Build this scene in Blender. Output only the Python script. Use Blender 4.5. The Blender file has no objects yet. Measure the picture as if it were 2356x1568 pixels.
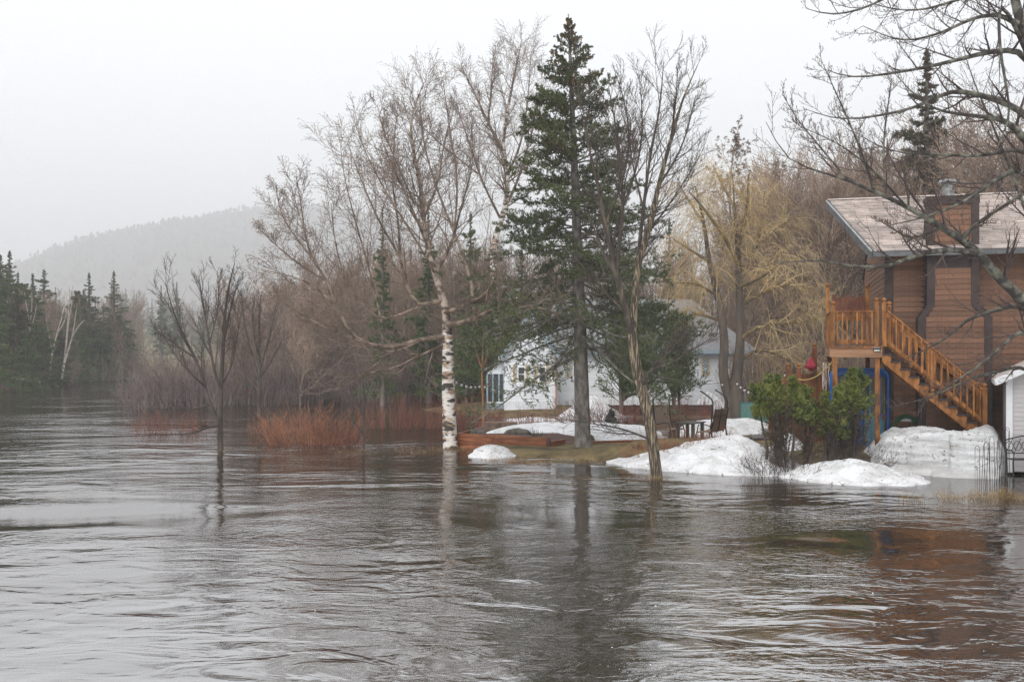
import bpy, math, random
import numpy as np
from mathutils import Vector, Matrix

SC = bpy.context.scene
COL = SC.collection
random.seed(7)
R = math.radians

# ------------------------------------------------------------------ camera, sky, sun, exposure
FPX, CX, HY, CAMH = 2290.0, 1178.0, 812.0, 3.15      # focal length and horizon in units of a 2356 px wide frame
cam = bpy.data.cameras.new('camera'); cam_o = bpy.data.objects.new('camera', cam); COL.objects.link(cam_o)
cam_o.location = (0, 0, CAMH); cam_o.rotation_euler = (R(90), 0, 0)
cam.sensor_width = 36; cam.lens = 36 * FPX / 2356; cam.shift_y = (HY - 784) / 2356
cam.clip_start = 0.1; cam.clip_end = 5000
SC.camera = cam_o

world = bpy.data.worlds.new('World'); SC.world = world; world.use_nodes = True
wn, wl_ = world.node_tree.nodes, world.node_tree.links
wn.clear()
sky = wn.new('ShaderNodeTexSky'); sky.sky_type = 'NISHITA'; sky.sun_disc = False
sky.sun_elevation = R(48); sky.sun_rotation = R(205); sky.dust_density = 6; sky.air_density = 1.2
hsv = wn.new('ShaderNodeHueSaturation'); hsv.inputs['Saturation'].default_value = 0.12
mixw = wn.new('ShaderNodeMix'); mixw.data_type = 'RGBA'; mixw.inputs[0].default_value = 0.88
mixw.inputs[7].default_value = (9.0, 9.25, 9.6, 1)     # the even grey-white cloud deck
bg = wn.new('ShaderNodeBackground'); bg.inputs['Strength'].default_value = 0.12
wo = wn.new('ShaderNodeOutputWorld')
wl_.new(sky.outputs[0], hsv.inputs['Color']); wl_.new(hsv.outputs[0], mixw.inputs[6])
wl_.new(mixw.outputs[2], bg.inputs[0]); wl_.new(bg.outputs[0], wo.inputs[0])

sun = bpy.data.lights.new('sun', 'SUN'); sun.energy = 1.5; sun.angle = R(40); sun.color = (1, .97, .93)
sun_o = bpy.data.objects.new('sun', sun); COL.objects.link(sun_o)
sun_o.rotation_euler = (R(42), 0, R(-25))

SC.view_settings.view_transform = 'Standard'; SC.view_settings.look = 'None'
SC.view_settings.gamma = 1; SC.view_settings.exposure = 0.36; SC.view_settings.use_curve_mapping = False
SC.render.engine = 'CYCLES'
cy = SC.cycles
cy.use_denoising = True; cy.denoiser = 'OPENIMAGEDENOISE'; cy.denoising_prefilter = 'NONE'
cy.max_bounces = 5; cy.diffuse_bounces = 2; cy.glossy_bounces = 2; cy.transmission_bounces = 2
cy.use_adaptive_sampling = True; cy.adaptive_threshold = .02
cy.volume_bounces = 1; cy.transparent_max_bounces = 8
cy.sample_clamp_indirect = 6

# ------------------------------------------------------------------ helpers
def at(px, py, Y):
    return np.array([(px - CX) / FPX * Y, Y, CAMH - (py - HY) / FPX * Y])
def wl(py):                                            # distance of a waterline seen at row py
    return FPX * CAMH / (py - HY)
def shore(px, py):
    return at(px, py, wl(py))

MATS = {}
def mat(name, c1, c2=None, scale=4.0, rough=.8, bump=0.0, stretch=(1, 1, 1), detail=4, ramp=(.35, .65),
        spec=.3, orand=0.0, irand=0.0, c3=None, bdist=.02, metal=0.0):
    if name in MATS: return MATS[name]
    m = bpy.data.materials.new(name); m.use_nodes = True
    n, l = m.node_tree.nodes, m.node_tree.links
    b = n['Principled BSDF']; b.inputs['Roughness'].default_value = rough
    b.inputs['Specular IOR Level'].default_value = spec; b.inputs['Metallic'].default_value = metal
    tc = n.new('ShaderNodeTexCoord'); mp = n.new('ShaderNodeMapping'); mp.inputs['Scale'].default_value = stretch
    l.new(tc.outputs['Object'], mp.inputs[0])
    nz = n.new('ShaderNodeTexNoise'); nz.inputs['Scale'].default_value = scale; nz.inputs['Detail'].default_value = detail
    l.new(mp.outputs[0], nz.inputs['Vector'])
    cr = n.new('ShaderNodeValToRGB'); cr.color_ramp.elements[0].position = ramp[0]; cr.color_ramp.elements[1].position = ramp[1]
    cr.color_ramp.elements[0].color = (*c1, 1); cr.color_ramp.elements[1].color = (*(c2 or c1), 1)
    if c3:
        e = cr.color_ramp.elements.new(min(.98, ramp[1] + .12)); e.color = (*c3, 1)
    l.new(nz.outputs[0], cr.inputs[0])
    out = cr.outputs[0]
    if orand or irand:
        h = n.new('ShaderNodeHueSaturation'); ma = n.new('ShaderNodeMath'); ma.operation = 'MULTIPLY_ADD'
        if irand:
            g = n.new('ShaderNodeNewGeometry'); l.new(g.outputs['Random Per Island'], ma.inputs[0])
            ma.inputs[1].default_value = irand * 2; ma.inputs[2].default_value = 1 - irand
        else:
            ma.inputs[0].default_value = 0; ma.inputs[2].default_value = 1
        o2 = ma.outputs[0]
        if orand:
            oi = n.new('ShaderNodeObjectInfo'); mb = n.new('ShaderNodeMath'); mb.operation = 'MULTIPLY_ADD'
            mb.inputs[1].default_value = orand * 2; mb.inputs[2].default_value = 1 - orand
            l.new(oi.outputs['Random'], mb.inputs[0])
            mc = n.new('ShaderNodeMath'); mc.operation = 'MULTIPLY'
            l.new(mb.outputs[0], mc.inputs[0]); l.new(o2, mc.inputs[1]); o2 = mc.outputs[0]
        l.new(o2, h.inputs['Value']); l.new(out, h.inputs['Color']); out = h.outputs[0]
    l.new(out, b.inputs['Base Color'])
    if bump:
        bp = n.new('ShaderNodeBump'); bp.inputs['Strength'].default_value = bump; bp.inputs['Distance'].default_value = bdist
        l.new(nz.outputs[0], bp.inputs['Height']); l.new(bp.outputs[0], b.inputs['Normal'])
    MATS[name] = m
    return m

class MB:
    """collects shapes and links them as ONE mesh object"""
    def __init__(s): s.v = []; s.f = []; s.n = 0
    def add(s, v, *fs):
        v = np.asarray(v, float).reshape(-1, 3)
        for f in fs:
            f = np.asarray(f, int)
            if len(f): s.f.append(f + s.n)
        s.v.append(v); s.n += len(v); return s
    def box(s, x0, x1, y0, y1, z0, z1):
        v = [(x, y, z) for z in (z0, z1) for y in (y0, y1) for x in (x0, x1)]
        return s.add(v, [(0, 2, 3, 1), (4, 5, 7, 6), (0, 1, 5, 4), (2, 6, 7, 3), (0, 4, 6, 2), (1, 3, 7, 5)])
    def beam(s, a, b, w, h, up=(0, 0, 1)):              # bar of section w x h from a to b
        a, b = np.array(a, float), np.array(b, float); t = b - a; t /= np.linalg.norm(t)
        sd = np.cross(t, up); sd /= np.linalg.norm(sd) + 1e-9; u = np.cross(sd, t)
        v = [p + sd * i * w / 2 + u * j * h / 2 for p in (a, b) for i, j in ((-1, -1), (1, -1), (1, 1), (-1, 1))]
        return s.add(v, [(0, 3, 2, 1), (4, 5, 6, 7), (0, 1, 5, 4), (1, 2, 6, 5), (2, 3, 7, 6), (3, 0, 4, 7)])
    def poly(s, pts, y0, y1):                           # outline in x,z pushed through from y0 to y1
        k = len(pts); v = [(x, y0, z) for x, z in pts] + [(x, y1, z) for x, z in pts]
        s.add(v, [[i, (i + 1) % k, (i + 1) % k + k, i + k] for i in range(k)])
        for i in range(1, k - 1): s.add([v[0], v[i], v[i + 1]], [(0, 1, 2)]); s.add([v[k], v[k + i], v[k + i + 1]], [(0, 2, 1)])
        return s
    def tubes(s, P, Rr, sides=4, cap=False):
        P = np.asarray(P, float); Rr = np.asarray(Rr, float)
        if P.ndim == 2: P = P[None]; Rr = Rr[None]
        N, n, _ = P.shape
        T = np.gradient(P, axis=1); T /= np.linalg.norm(T, axis=2, keepdims=True) + 1e-9
        m = T.mean(1); ref = np.where(np.abs(m[:, 2:3]) > .8, np.array([[1., 0, 0]]), np.array([[0, 0, 1.]]))
        A = np.cross(T, ref[:, None, :]); A /= np.linalg.norm(A, axis=2, keepdims=True) + 1e-9
        B = np.cross(T, A)
        th = np.arange(sides) * 2 * math.pi / sides
        V = P[:, :, None] + Rr[:, :, None, None] * (np.cos(th)[None, None, :, None] * A[:, :, None] + np.sin(th)[None, None, :, None] * B[:, :, None])
        idx = np.arange(N * n * sides).reshape(N, n, sides)
        a = idx[:, :-1]; b = idx[:, 1:]; a2 = np.roll(a, -1, 2); b2 = np.roll(b, -1, 2)
        s.add(V.reshape(-1, 3), np.stack([a, a2, b2, b], -1).reshape(-1, 4))
        if cap:
            for e in (0, n - 1):
                for q in range(N): s.f.append(idx[q, e][None] + s.n - N * n * sides)
        return s
    def lathe(s, c, prof, k=12):                        # prof: (r, z) list turned round the z axis at c
        n = len(prof); th = np.arange(k) * 2 * math.pi / k
        v = [(c[0] + r * math.cos(t), c[1] + r * math.sin(t), c[2] + z) for r, z in prof for t in th]
        f = [[i * k + j, i * k + (j + 1) % k, (i + 1) * k + (j + 1) % k, (i + 1) * k + j] for i in range(n - 1) for j in range(k)]
        return s.add(v, f)
    def mesh(s, name, m=None, smooth=False):
        me = bpy.data.meshes.new(name)
        V = np.concatenate(s.v) if s.v else np.zeros((0, 3))
        me.vertices.add(len(V)); me.vertices.foreach_set('co', V.astype(np.float32).ravel())
        tot = [f.shape[1] for f in s.f for _ in range(1)]
        loops = np.concatenate([f.ravel() for f in s.f]); cnt = np.concatenate([np.full(len(f), f.shape[1]) for f in s.f])
        st = np.concatenate([[0], np.cumsum(cnt)[:-1]])
        me.loops.add(len(loops)); me.loops.foreach_set('vertex_index', loops.astype(np.int32))
        me.polygons.add(len(cnt)); me.polygons.foreach_set('loop_start', st.astype(np.int32))
        me.update(calc_edges=True)
        if not smooth: me.shade_flat()
        if m: me.materials.append(m)
        return me
    def build(s, name, m, parent=None, smooth=False, **k):
        return obj(name, s.mesh(name, m, smooth), parent, **k)

def obj(name, me, parent=None, loc=(0, 0, 0), rot=(0, 0, 0), scale=(1, 1, 1), label=None, cat=None, group=None, kind=None):
    o = bpy.data.objects.new(name, me); COL.objects.link(o); o.parent = parent
    o.location = loc; o.rotation_euler = rot; o.scale = scale
    return tag(o, label, cat, group, kind)
def tag(o, label=None, cat=None, group=None, kind=None):
    for k, v in (('label', label), ('category', cat), ('group', group), ('kind', kind)):
        if v: o[k] = v
    return o
def thing(name, label, cat, loc=(0, 0, 0), rz=0, group=None):
    return obj(name, None, None, loc, (0, 0, rz), label=label, cat=cat, group=group)
CH = {}
def copy_tree(o, loc, rz=0, sc=1, label=None, group=None, tilt=(0, 0)):
    def cp(a, par):
        c = a.copy(); COL.objects.link(c); c.parent = par
        for ch in CH.setdefault(a.name, [x for x in bpy.data.objects if x.parent == a]): cp(ch, c)
        return c
    c = cp(o, None); c.location = loc; c.rotation_euler = (tilt[0], tilt[1], rz)
    c.scale = (sc, sc, sc) if np.isscalar(sc) else sc
    if label: c['label'] = label
    if group: c['group'] = group
    return c
def place(o, loc, rz=0, sc=1):
    o.location = loc; o.rotation_euler = (0, 0, rz); o.scale = (sc, sc, sc) if np.isscalar(sc) else sc

# smooth value noise, for terrain, snow and bark
_ng = np.random.default_rng(3).random((64, 64))
def vnoise(x, y):
    x = np.asarray(x, float); y = np.asarray(y, float)
    xi = np.floor(x).astype(int); yi = np.floor(y).astype(int); fx = x - xi; fy = y - yi
    fx = fx * fx * (3 - 2 * fx); fy = fy * fy * (3 - 2 * fy)
    g = lambda a, b: _ng[a % 64, b % 64]
    return (g(xi, yi) * (1 - fx) + g(xi + 1, yi) * fx) * (1 - fy) + (g(xi, yi + 1) * (1 - fx) + g(xi + 1, yi + 1) * fx) * fy
def fbm(x, y, o=4):
    s = 0; a = .5
    for i in range(o): s = s + a * (vnoise(x * 2 ** i + 7 * i, y * 2 ** i + 3 * i) - .5); a *= .5
    return s
sst = lambda a, b, x: np.clip((x - a) / (b - a), 0, 1) ** 2 * (3 - 2 * np.clip((x - a) / (b - a), 0, 1))

# ------------------------------------------------------------------ ground, river, hill
def seg_bump(x, y, pts, w, h):                          # ridge of height h along a polyline, half-width w
    d = np.full(np.shape(x), 1e9)
    for (ax, ay), (bx, by) in zip(pts[:-1], pts[1:]):
        dx, dy = bx - ax, by - ay; t = np.clip(((x - ax) * dx + (y - ay) * dy) / (dx * dx + dy * dy + 1e-9), 0, 1)
        d = np.minimum(d, np.hypot(x - ax - t * dx, y - ay - t * dy))
    return h * (1 - sst(w * .35, w, d))
def ground_h(x, y):
    x = np.asarray(x, float); y = np.asarray(y, float)
    z = np.full(np.broadcast(x, y).shape, -.55) + 0 * x
    z = z + seg_bump(x, y, [(1.2, 32.6), (4, 31.8), (9, 33)], 4.6, .74)          # lawn
    z = z + seg_bump(x, y, [(5, 29.0), (9, 28)], 3.2, .40)
    z = np.maximum(z, -.55 + seg_bump(x, y, [(10, 31.5), (18, 31)], 7.2, .95))      # brown house
    z = np.maximum(z, -.55 + seg_bump(x, y, [(2, 56), (14, 56)], 11, .95))        # white house
    far = sst(60, 110, y - .35 * np.maximum(x, -40) * 0) * sst(-14, 20, x)
    z = np.maximum(z, -.55 + 1.6 * far)
    z = np.maximum(z, -.55 + 1.5 * sst(44, 62, -x + (y - 90) * -.06))             # left bank
    z = np.maximum(z, -.55 + 2.2 * sst(130, 150, y))
    z = np.maximum(z, -.55 + 1.3 * sst(19, 28, x) * sst(15, 30, y))
    z = z + .05 * fbm(x * .6, y * .6, 3) + .4 * sst(120, 300, y) * fbm(x * .05, y * .05)
    return z + sst(170, 700, y) * 16
def warp(a, b, n, p, c=0):
    t = np.linspace(-1, 1, n); w = np.sign(t) * np.abs(t) ** p
    return np.where(w < 0, c + w * (c - a), c + w * (b - c))
gx = warp(-2400, 2400, 160, 3.2, 3); gy = warp(-70, 3500, 160, 3.2, 33)
def grid_mesh(X, Y, Z):
    n, m = X.shape; V = np.stack([X, Y, Z], -1).reshape(-1, 3); i = np.arange(n * m).reshape(n, m)
    return MB().add(V, np.stack([i[:-1, :-1], i[:-1, 1:], i[1:, 1:], i[1:, :-1]], -1).reshape(-1, 4))
GX, GY = np.meshgrid(gx, gy)
m_ground = mat('dead_grass', (.055, .040, .02), (.19, .145, .065), 1.6, .9, .6, detail=8, c3=(.13, .10, .05))
grid_mesh(GX, GY, ground_h(GX, GY)).build('ground', m_ground, smooth=True, kind='structure')
gz = lambda x, y: float(ground_h(np.array(x), np.array(y)))

def water_mat():
    m = bpy.data.materials.new('river_water'); m.use_nodes = True
    n, l = m.node_tree.nodes, m.node_tree.links; b = n['Principled BSDF']
    b.inputs['Base Color'].default_value = (.028, .020, .013, 1); b.inputs['Roughness'].default_value = .075
    b.inputs['IOR'].default_value = 6.5
    tc = n.new('ShaderNodeTexCoord')
    wn_ = n.new('ShaderNodeTexNoise'); wn_.inputs['Scale'].default_value = .11; wn_.inputs['Detail'].default_value = 2; l.new(tc.outputs['Object'], wn_.inputs['Vector'])
    wv = n.new('ShaderNodeVectorMath'); wv.operation = 'MULTIPLY_ADD'; wv.inputs[1].default_value = (2.6, 2.6, 0); l.new(wn_.outputs['Color'], wv.inputs[0]); l.new(tc.outputs['Object'], wv.inputs[2])
    def noise(sx, sy, rot, scale, detail, dist):
        mp = n.new('ShaderNodeMapping'); mp.inputs['Scale'].default_value = (sx, sy, 1); mp.inputs['Rotation'].default_value = (0, 0, rot)
        l.new(wv.outputs[0], mp.inputs[0])
        t = n.new('ShaderNodeTexNoise'); t.inputs['Scale'].default_value = scale; t.inputs['Detail'].default_value = detail
        t.inputs['Distortion'].default_value = dist; l.new(mp.outputs[0], t.inputs['Vector']); return t.outputs[0]
    def ma(op, a, b_):
        q = n.new('ShaderNodeMath'); q.operation = op
        for i, x in enumerate((a, b_)):
            if isinstance(x, (int, float)): q.inputs[i].default_value = x
            else: l.new(x, q.inputs[i])
        return q.outputs[0]
    swell = noise(.4, .8, .25, .45, 2, .6)
    mid = noise(.65, 1.1, .15, 1.7, 3, .5)
    fine = noise(.8, 1.2, .1, 7, 3, .4)
    mask = n.new('ShaderNodeMapRange'); mask.inputs[1].default_value = .47; mask.inputs[2].default_value = .63
    mask.inputs[3].default_value = .08; l.new(noise(.5, .9, .4, .22, 3, 1.0), mask.inputs[0])
    mask2 = n.new('ShaderNodeMapRange'); mask2.inputs[1].default_value = .46; mask2.inputs[2].default_value = .64
    mask2.inputs[3].default_value = .05; l.new(noise(.4, .9, 1.2, .16, 3, .8), mask2.inputs[0])
    h = ma('ADD', ma('MULTIPLY', swell, .085), ma('MULTIPLY', ma('MULTIPLY', mid, mask2.outputs[0]), .062))
    h = ma('ADD', h, ma('MULTIPLY', ma('MULTIPLY', fine, mask.outputs[0]), .015))
    bp = n.new('ShaderNodeBump'); bp.inputs['Strength'].default_value = 1; bp.inputs['Distance'].default_value = 1
    l.new(h, bp.inputs['Height']); l.new(bp.outputs[0], b.inputs['Normal'])
    return m
MB().add([(-2400, -70, 0), (2400, -70, 0), (2400, 300, 0), (-2400, 300, 0)], [(0, 1, 2, 3)]).build('river', water_mat(), kind='structure')

# hill: a long wooded ridge far behind the river
def hill_top(px):
    return np.interp(px, [-600, 0, 80, 127, 200, 300, 400, 500, 600, 760, 900, 1150, 1500, 1900, 2600],
                     [770, 745, 690, 642, 584, 547, 520, 501, 486, 480, 508, 590, 640, 650, 660])
hx = np.linspace(-2200, 2200, 150); hy = np.linspace(1200, 3500, 80)
HX, HYY = np.meshgrid(hx, hy)
def hill_h(x, y):
    yr = 2400.0; px = CX + x / yr * FPX
    top = CAMH + (HY - hill_top(px)) / FPX * yr
    return 1 + (top - 6) * (np.where(y < yr, sst(1250, yr, y), 1 - .6 * sst(yr, 3500, y))) + 26 * fbm(x * .007, y * .007, 4) * sst(1250, 1600, y)
m_hill = mat('hill_forest_floor', (.05, .045, .04), (.10, .085, .075), .08, 1, detail=6)
grid_mesh(HX, HYY, hill_h(HX, HYY)).build('hill', m_hill, smooth=True, kind='structure')

# ------------------------------------------------------------------ growing things
def nrm(a): return a / (np.linalg.norm(a, axis=-1, keepdims=True) + 1e-9)
def plen(P): return np.linalg.norm(np.diff(P, axis=1), axis=2).sum(1)
def limb(pts, n=14):                                    # (x,y,z,r) control points -> smooth polyline of n points
    p = np.array(pts, float)
    for _ in range(3):
        q = p[:-1] * .75 + p[1:] * .25; r = p[:-1] * .25 + p[1:] * .75
        p = np.concatenate([p[:1], np.stack([q, r], 1).reshape(-1, 4), p[-1:]])
    d = np.concatenate([[0], np.cumsum(np.linalg.norm(np.diff(p[:, :3], axis=0), axis=1))])
    t = np.linspace(0, d[-1], n)
    q = np.stack([np.interp(t, d, p[:, i]) for i in range(4)], 1)
    return q[:, :3], q[:, 3]
def limbs(lst, base, Y, n=14):
    """lst: limbs as (px, py, dY, half-width px); returned relative to base"""
    Ps, Rs = [], []
    for L in lst:
        pts = []
        for px, py, dy, r in L:
            w = at(px, py, Y + dy) - base; pts.append((*w, r / FPX * Y))
        P, r = limb(pts, n); Ps.append(P); Rs.append(r)
    return np.array(Ps), np.array(Rs)
def spawn(P, Rr, g, per, t=(.2, 1), ang=(25, 60), ln=(.3, .6), taper=.5, ratio=.55, rmin=.003, up=0., wig=.08, n=5,
          planar=0., absln=None, pw=.8, bias=None):
    N, m, _ = P.shape; M = N * per
    ix = np.repeat(np.arange(N), per)
    tt = t[0] + (t[1] - t[0]) * (np.tile((np.arange(per)), N) + g.random(M)) / per
    s = np.clip(tt * (m - 1), 0, m - 1.001); i = s.astype(int); f = (s - i)[:, None]
    pos = P[ix, i] * (1 - f) + P[ix, i + 1] * f
    rr = Rr[ix, i] * (1 - f[:, 0]) + Rr[ix, i + 1] * f[:, 0]
    T = nrm(P[ix, i + 1] - P[ix, i])
    ref = np.where(np.abs(T[:, 2:3]) > .9, [[1., 0, 0]], [[0, 0, 1.]])
    A = nrm(np.cross(T, ref)); B = np.cross(A, T)
    ph = g.random(M) * 2 * math.pi
    if planar: 
        side = np.where(np.tile(np.arange(per), N) % 2 == 0, 0., math.pi); ph = side * planar + ph * (1 - planar) + g.normal(0, .35, M) * planar
    a = np.radians(ang[0] + (ang[1] - ang[0]) * g.random(M))
    D = np.cos(a)[:, None] * T + np.sin(a)[:, None] * (np.cos(ph)[:, None] * A + np.sin(ph)[:, None] * B)
    L = (plen(P)[ix] if absln is None else absln) * (ln[0] + (ln[1] - ln[0]) * g.random(M)) * (1 - taper * (tt - t[0]) / (t[1] - t[0] + 1e-9))
    out = [pos]; d = nrm(D); st = (L / (n - 1))[:, None]
    upv = np.array([0, 0, 1.])
    for k in range(n - 1):
        d = nrm(d + upv * up + (0 if bias is None else bias) + g.normal(0, wig, (M, 3)))
        out.append(out[-1] + d * st)
    Q = np.stack(out, 1)
    r0 = np.maximum(rr * ratio, rmin)[:, None]; u = np.linspace(0, 1, n)[None]
    return Q, np.maximum(r0 * (1 - u) ** pw, rmin * .6)
def blades(P, g, per, ln, wd, ang=(30, 70), t=(.0, 1.), up=0., flat=0., sc=None):
    """slender leaf or needle triangles set along polylines"""
    N, m, _ = P.shape; M = N * per; ix = np.repeat(np.arange(N), per)
    tt = t[0] + (t[1] - t[0]) * g.random(M); s = np.clip(tt * (m - 1), 0, m - 1.001); i = s.astype(int); f = (s - i)[:, None]
    pos = P[ix, i] * (1 - f) + P[ix, i + 1] * f; T = nrm(P[ix, i + 1] - P[ix, i])
    ref = np.where(np.abs(T[:, 2:3]) > .9, [[1., 0, 0]], [[0, 0, 1.]])
    A = nrm(np.cross(T, ref)); B = np.cross(A, T); ph = g.random(M) * 2 * math.pi
    a = np.radians(ang[0] + (ang[1] - ang[0]) * g.random(M))
    D = np.cos(a)[:, None] * T + np.sin(a)[:, None] * (np.cos(ph)[:, None] * A + (1 - flat) * np.sin(ph)[:, None] * B)
    D = nrm(D + np.array([0, 0, up])); k_ = np.ones(M) if sc is None else np.asarray(sc)[ix]
    L = (k_ * ln * (.6 + .8 * g.random(M)))[:, None]
    W = nrm(np.cross(D, g.normal(0, 1, (M, 3)))) * wd * .5 * np.sqrt(k_)[:, None]
    V = np.stack([pos - W, pos + W, pos + D * L], 1).reshape(-1, 3)
    return V, np.arange(M * 3).reshape(M, 3)

# wood and leaf materials
m_birch = bpy.data.materials.new('birch_bark'); m_birch.use_nodes = True
def _birch(m):
    n, l = m.node_tree.nodes, m.node_tree.links; b = n['Principled BSDF']; b.inputs['Roughness'].default_value = .75
    tc = n.new('ShaderNodeTexCoord')
    def ns(sc, scale, det, lo, hi):
        mp = n.new('ShaderNodeMapping'); mp.inputs['Scale'].default_value = sc; l.new(tc.outputs['Object'], mp.inputs[0])
        t = n.new('ShaderNodeTexNoise'); t.inputs['Scale'].default_value = scale; t.inputs['Detail'].default_value = det; l.new(mp.outputs[0], t.inputs[0])
        r = n.new('ShaderNodeMapRange'); r.inputs[1].default_value = lo; r.inputs[2].default_value = hi; l.new(t.outputs[0], r.inputs[0]); return r.outputs[0], t.outputs[0]
    dark, h = ns((1.6, 1.6, 4.5), 1.7, 6, .50, .56); tan, _ = ns((1, 1, 2.5), 2.6, 4, .47, .60); lent, _ = ns((3, 3, 22), 3, 3, .66, .70)
    m1 = n.new('ShaderNodeMix'); m1.data_type = 'RGBA'; m1.inputs[6].default_value = (.62, .58, .54, 1); m1.inputs[7].default_value = (.34, .22, .13, 1); l.new(tan, m1.inputs[0])
    m2 = n.new('ShaderNodeMix'); m2.data_type = 'RGBA'; m2.inputs[7].default_value = (.045, .035, .028, 1); l.new(m1.outputs[2], m2.inputs[6]); l.new(dark, m2.inputs[0])
    m3 = n.new('ShaderNodeMix'); m3.data_type = 'RGBA'; m3.inputs[7].default_value = (.08, .06, .05, 1); l.new(m2.outputs[2], m3.inputs[6]); l.new(lent, m3.inputs[0])
    l.new(m3.outputs[2], b.inputs['Base Color'])
    bp = n.new('ShaderNodeBump'); bp.inputs['Strength'].default_value = .8; bp.inputs['Distance'].default_value = .03; l.new(h, bp.inputs['Height']); l.new(bp.outputs[0], b.inputs['Normal'])
_birch(m_birch)
m_birch_limb = mat('birch_limb', (.27, .20, .15), (.085, .06, .045), 3.5, .8, detail=6, ramp=(.40, .60))
m_birch_up = mat('birch_upper_bark', (.36, .29, .235), (.08, .058, .045), 3.4, .8, .4, (1, 1, 2.0), 6, ramp=(.43, .57))
m_whitewood = mat('white_birch_stems', (.52, .48, .43), (.30, .26, .22), 3, .8)
m_birch_twig = mat('birch_twig', (.12, .085, .068), (.22, .165, .13), 1.0, .8)
m_greybark = mat('grey_bark', (.09, .075, .06), (.19, .165, .135), 3, .85, .6, (1, 1, .25), 6)
m_wetbark = mat('wet_dark_bark', (.035, .027, .022), (.085, .068, .052), 5, .8, .5, (1, 1, .3), 6)
m_wettwig = mat('wet_brown_twig', (.075, .05, .04), (.12, .085, .07), 1.2, .7)
m_darktwig = mat('dark_twig', (.05, .038, .034), (.09, .07, .06), 1.2, .7)
m_browntwig = mat('brown_twig', (.17, .12, .09), (.28, .205, .155), .8, .8, orand=.25)
m_redtwig = mat('red_dogwood', (.15, .06, .035), (.30, .13, .065), 3, .6, irand=.5)
m_redtwig2 = mat('dull_red_dogwood', (.13, .05, .035), (.22, .085, .055), 1.5, .7, irand=.35)
m_willow = mat('willow_strand', (.36, .25, .12), (.48, .36, .18), 1, .6, irand=.3)
m_willowbark = mat('willow_bark', (.055, .045, .035), (.13, .10, .08), 3, .85, .7, (1, 1, .2), 6)
m_ash = mat('peeling_bark', (.045, .036, .026), (.36, .28, .18), 20, .8, 1.0, (1.6, 1.6, .13), 6, ramp=(.48, .66), bdist=.04)
m_ashl = mat('ash_limb_bark', (.05, .04, .034), (.16, .125, .09), 6, .8, .5, (1.6, 1.6, .2), 5, ramp=(.48, .7))
m_maplebark = mat('lichen_bark', (.035, .03, .026), (.20, .20, .15), 5, .6, .5, (1, 1, 1), 6, ramp=(.45, .7))
m_mapletwig = mat('maple_twig', (.045, .03, .026), (.075, .05, .042), 1, .45)
m_bud = mat('maple_bud', (.05, .018, .014), (.10, .03, .02), 3, .5)
m_sprucebark = mat('spruce_bark', (.085, .075, .065), (.20, .18, .16), 7, .85, .9, (1, 1, .5), 6, ramp=(.4, .62))
m_needle = mat('spruce_needles', (.04, .062, .022), (.10, .112, .04), .7, .55, irand=.45, spec=.4)
m_needle2 = mat('spruce_needles_blue', (.03, .05, .035), (.06, .085, .05), .9, .55, irand=.4)
m_needlef = mat('far_conifer_needles', (.055, .09, .03), (.125, .15, .055), .35, .7, irand=.4, orand=.3)
m_needleb = mat('browned_conifer_needles', (.10, .072, .045), (.10, .10, .05), .35, .7, irand=.4, orand=.2)
m_cedar = mat('cedar_leaves', (.07, .11, .024), (.23, .25, .065), 2.8, .6, irand=.45, spec=.3)
m_cedard = mat('cedar_leaves_dark', (.06, .095, .03), (.12, .155, .055), 1.0, .6, irand=.4)
m_cedaryel = mat('cedar_leaves_yellow', (.06, .07, .022), (.10, .11, .035), .5, .6, irand=.35)
m_brownleaf = mat('dead_cedar_leaves', (.05, .035, .018), (.10, .07, .03), 2, .8, irand=.4)
m_cone = mat('spruce_cones', (.12, .065, .035), (.17, .10, .055), 4, .7, irand=.3)
m_seed = mat('dry_seeds', (.13, .08, .055), (.20, .135, .095), 3, .8, irand=.4)
m_drygrass = mat('dry_grass', (.16, .105, .05), (.30, .21, .11), 2, .8, irand=.35)

def tree_thing(name, label, cat, base, group=None):
    return thing(name, label, cat, tuple(base), 0, group)

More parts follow.
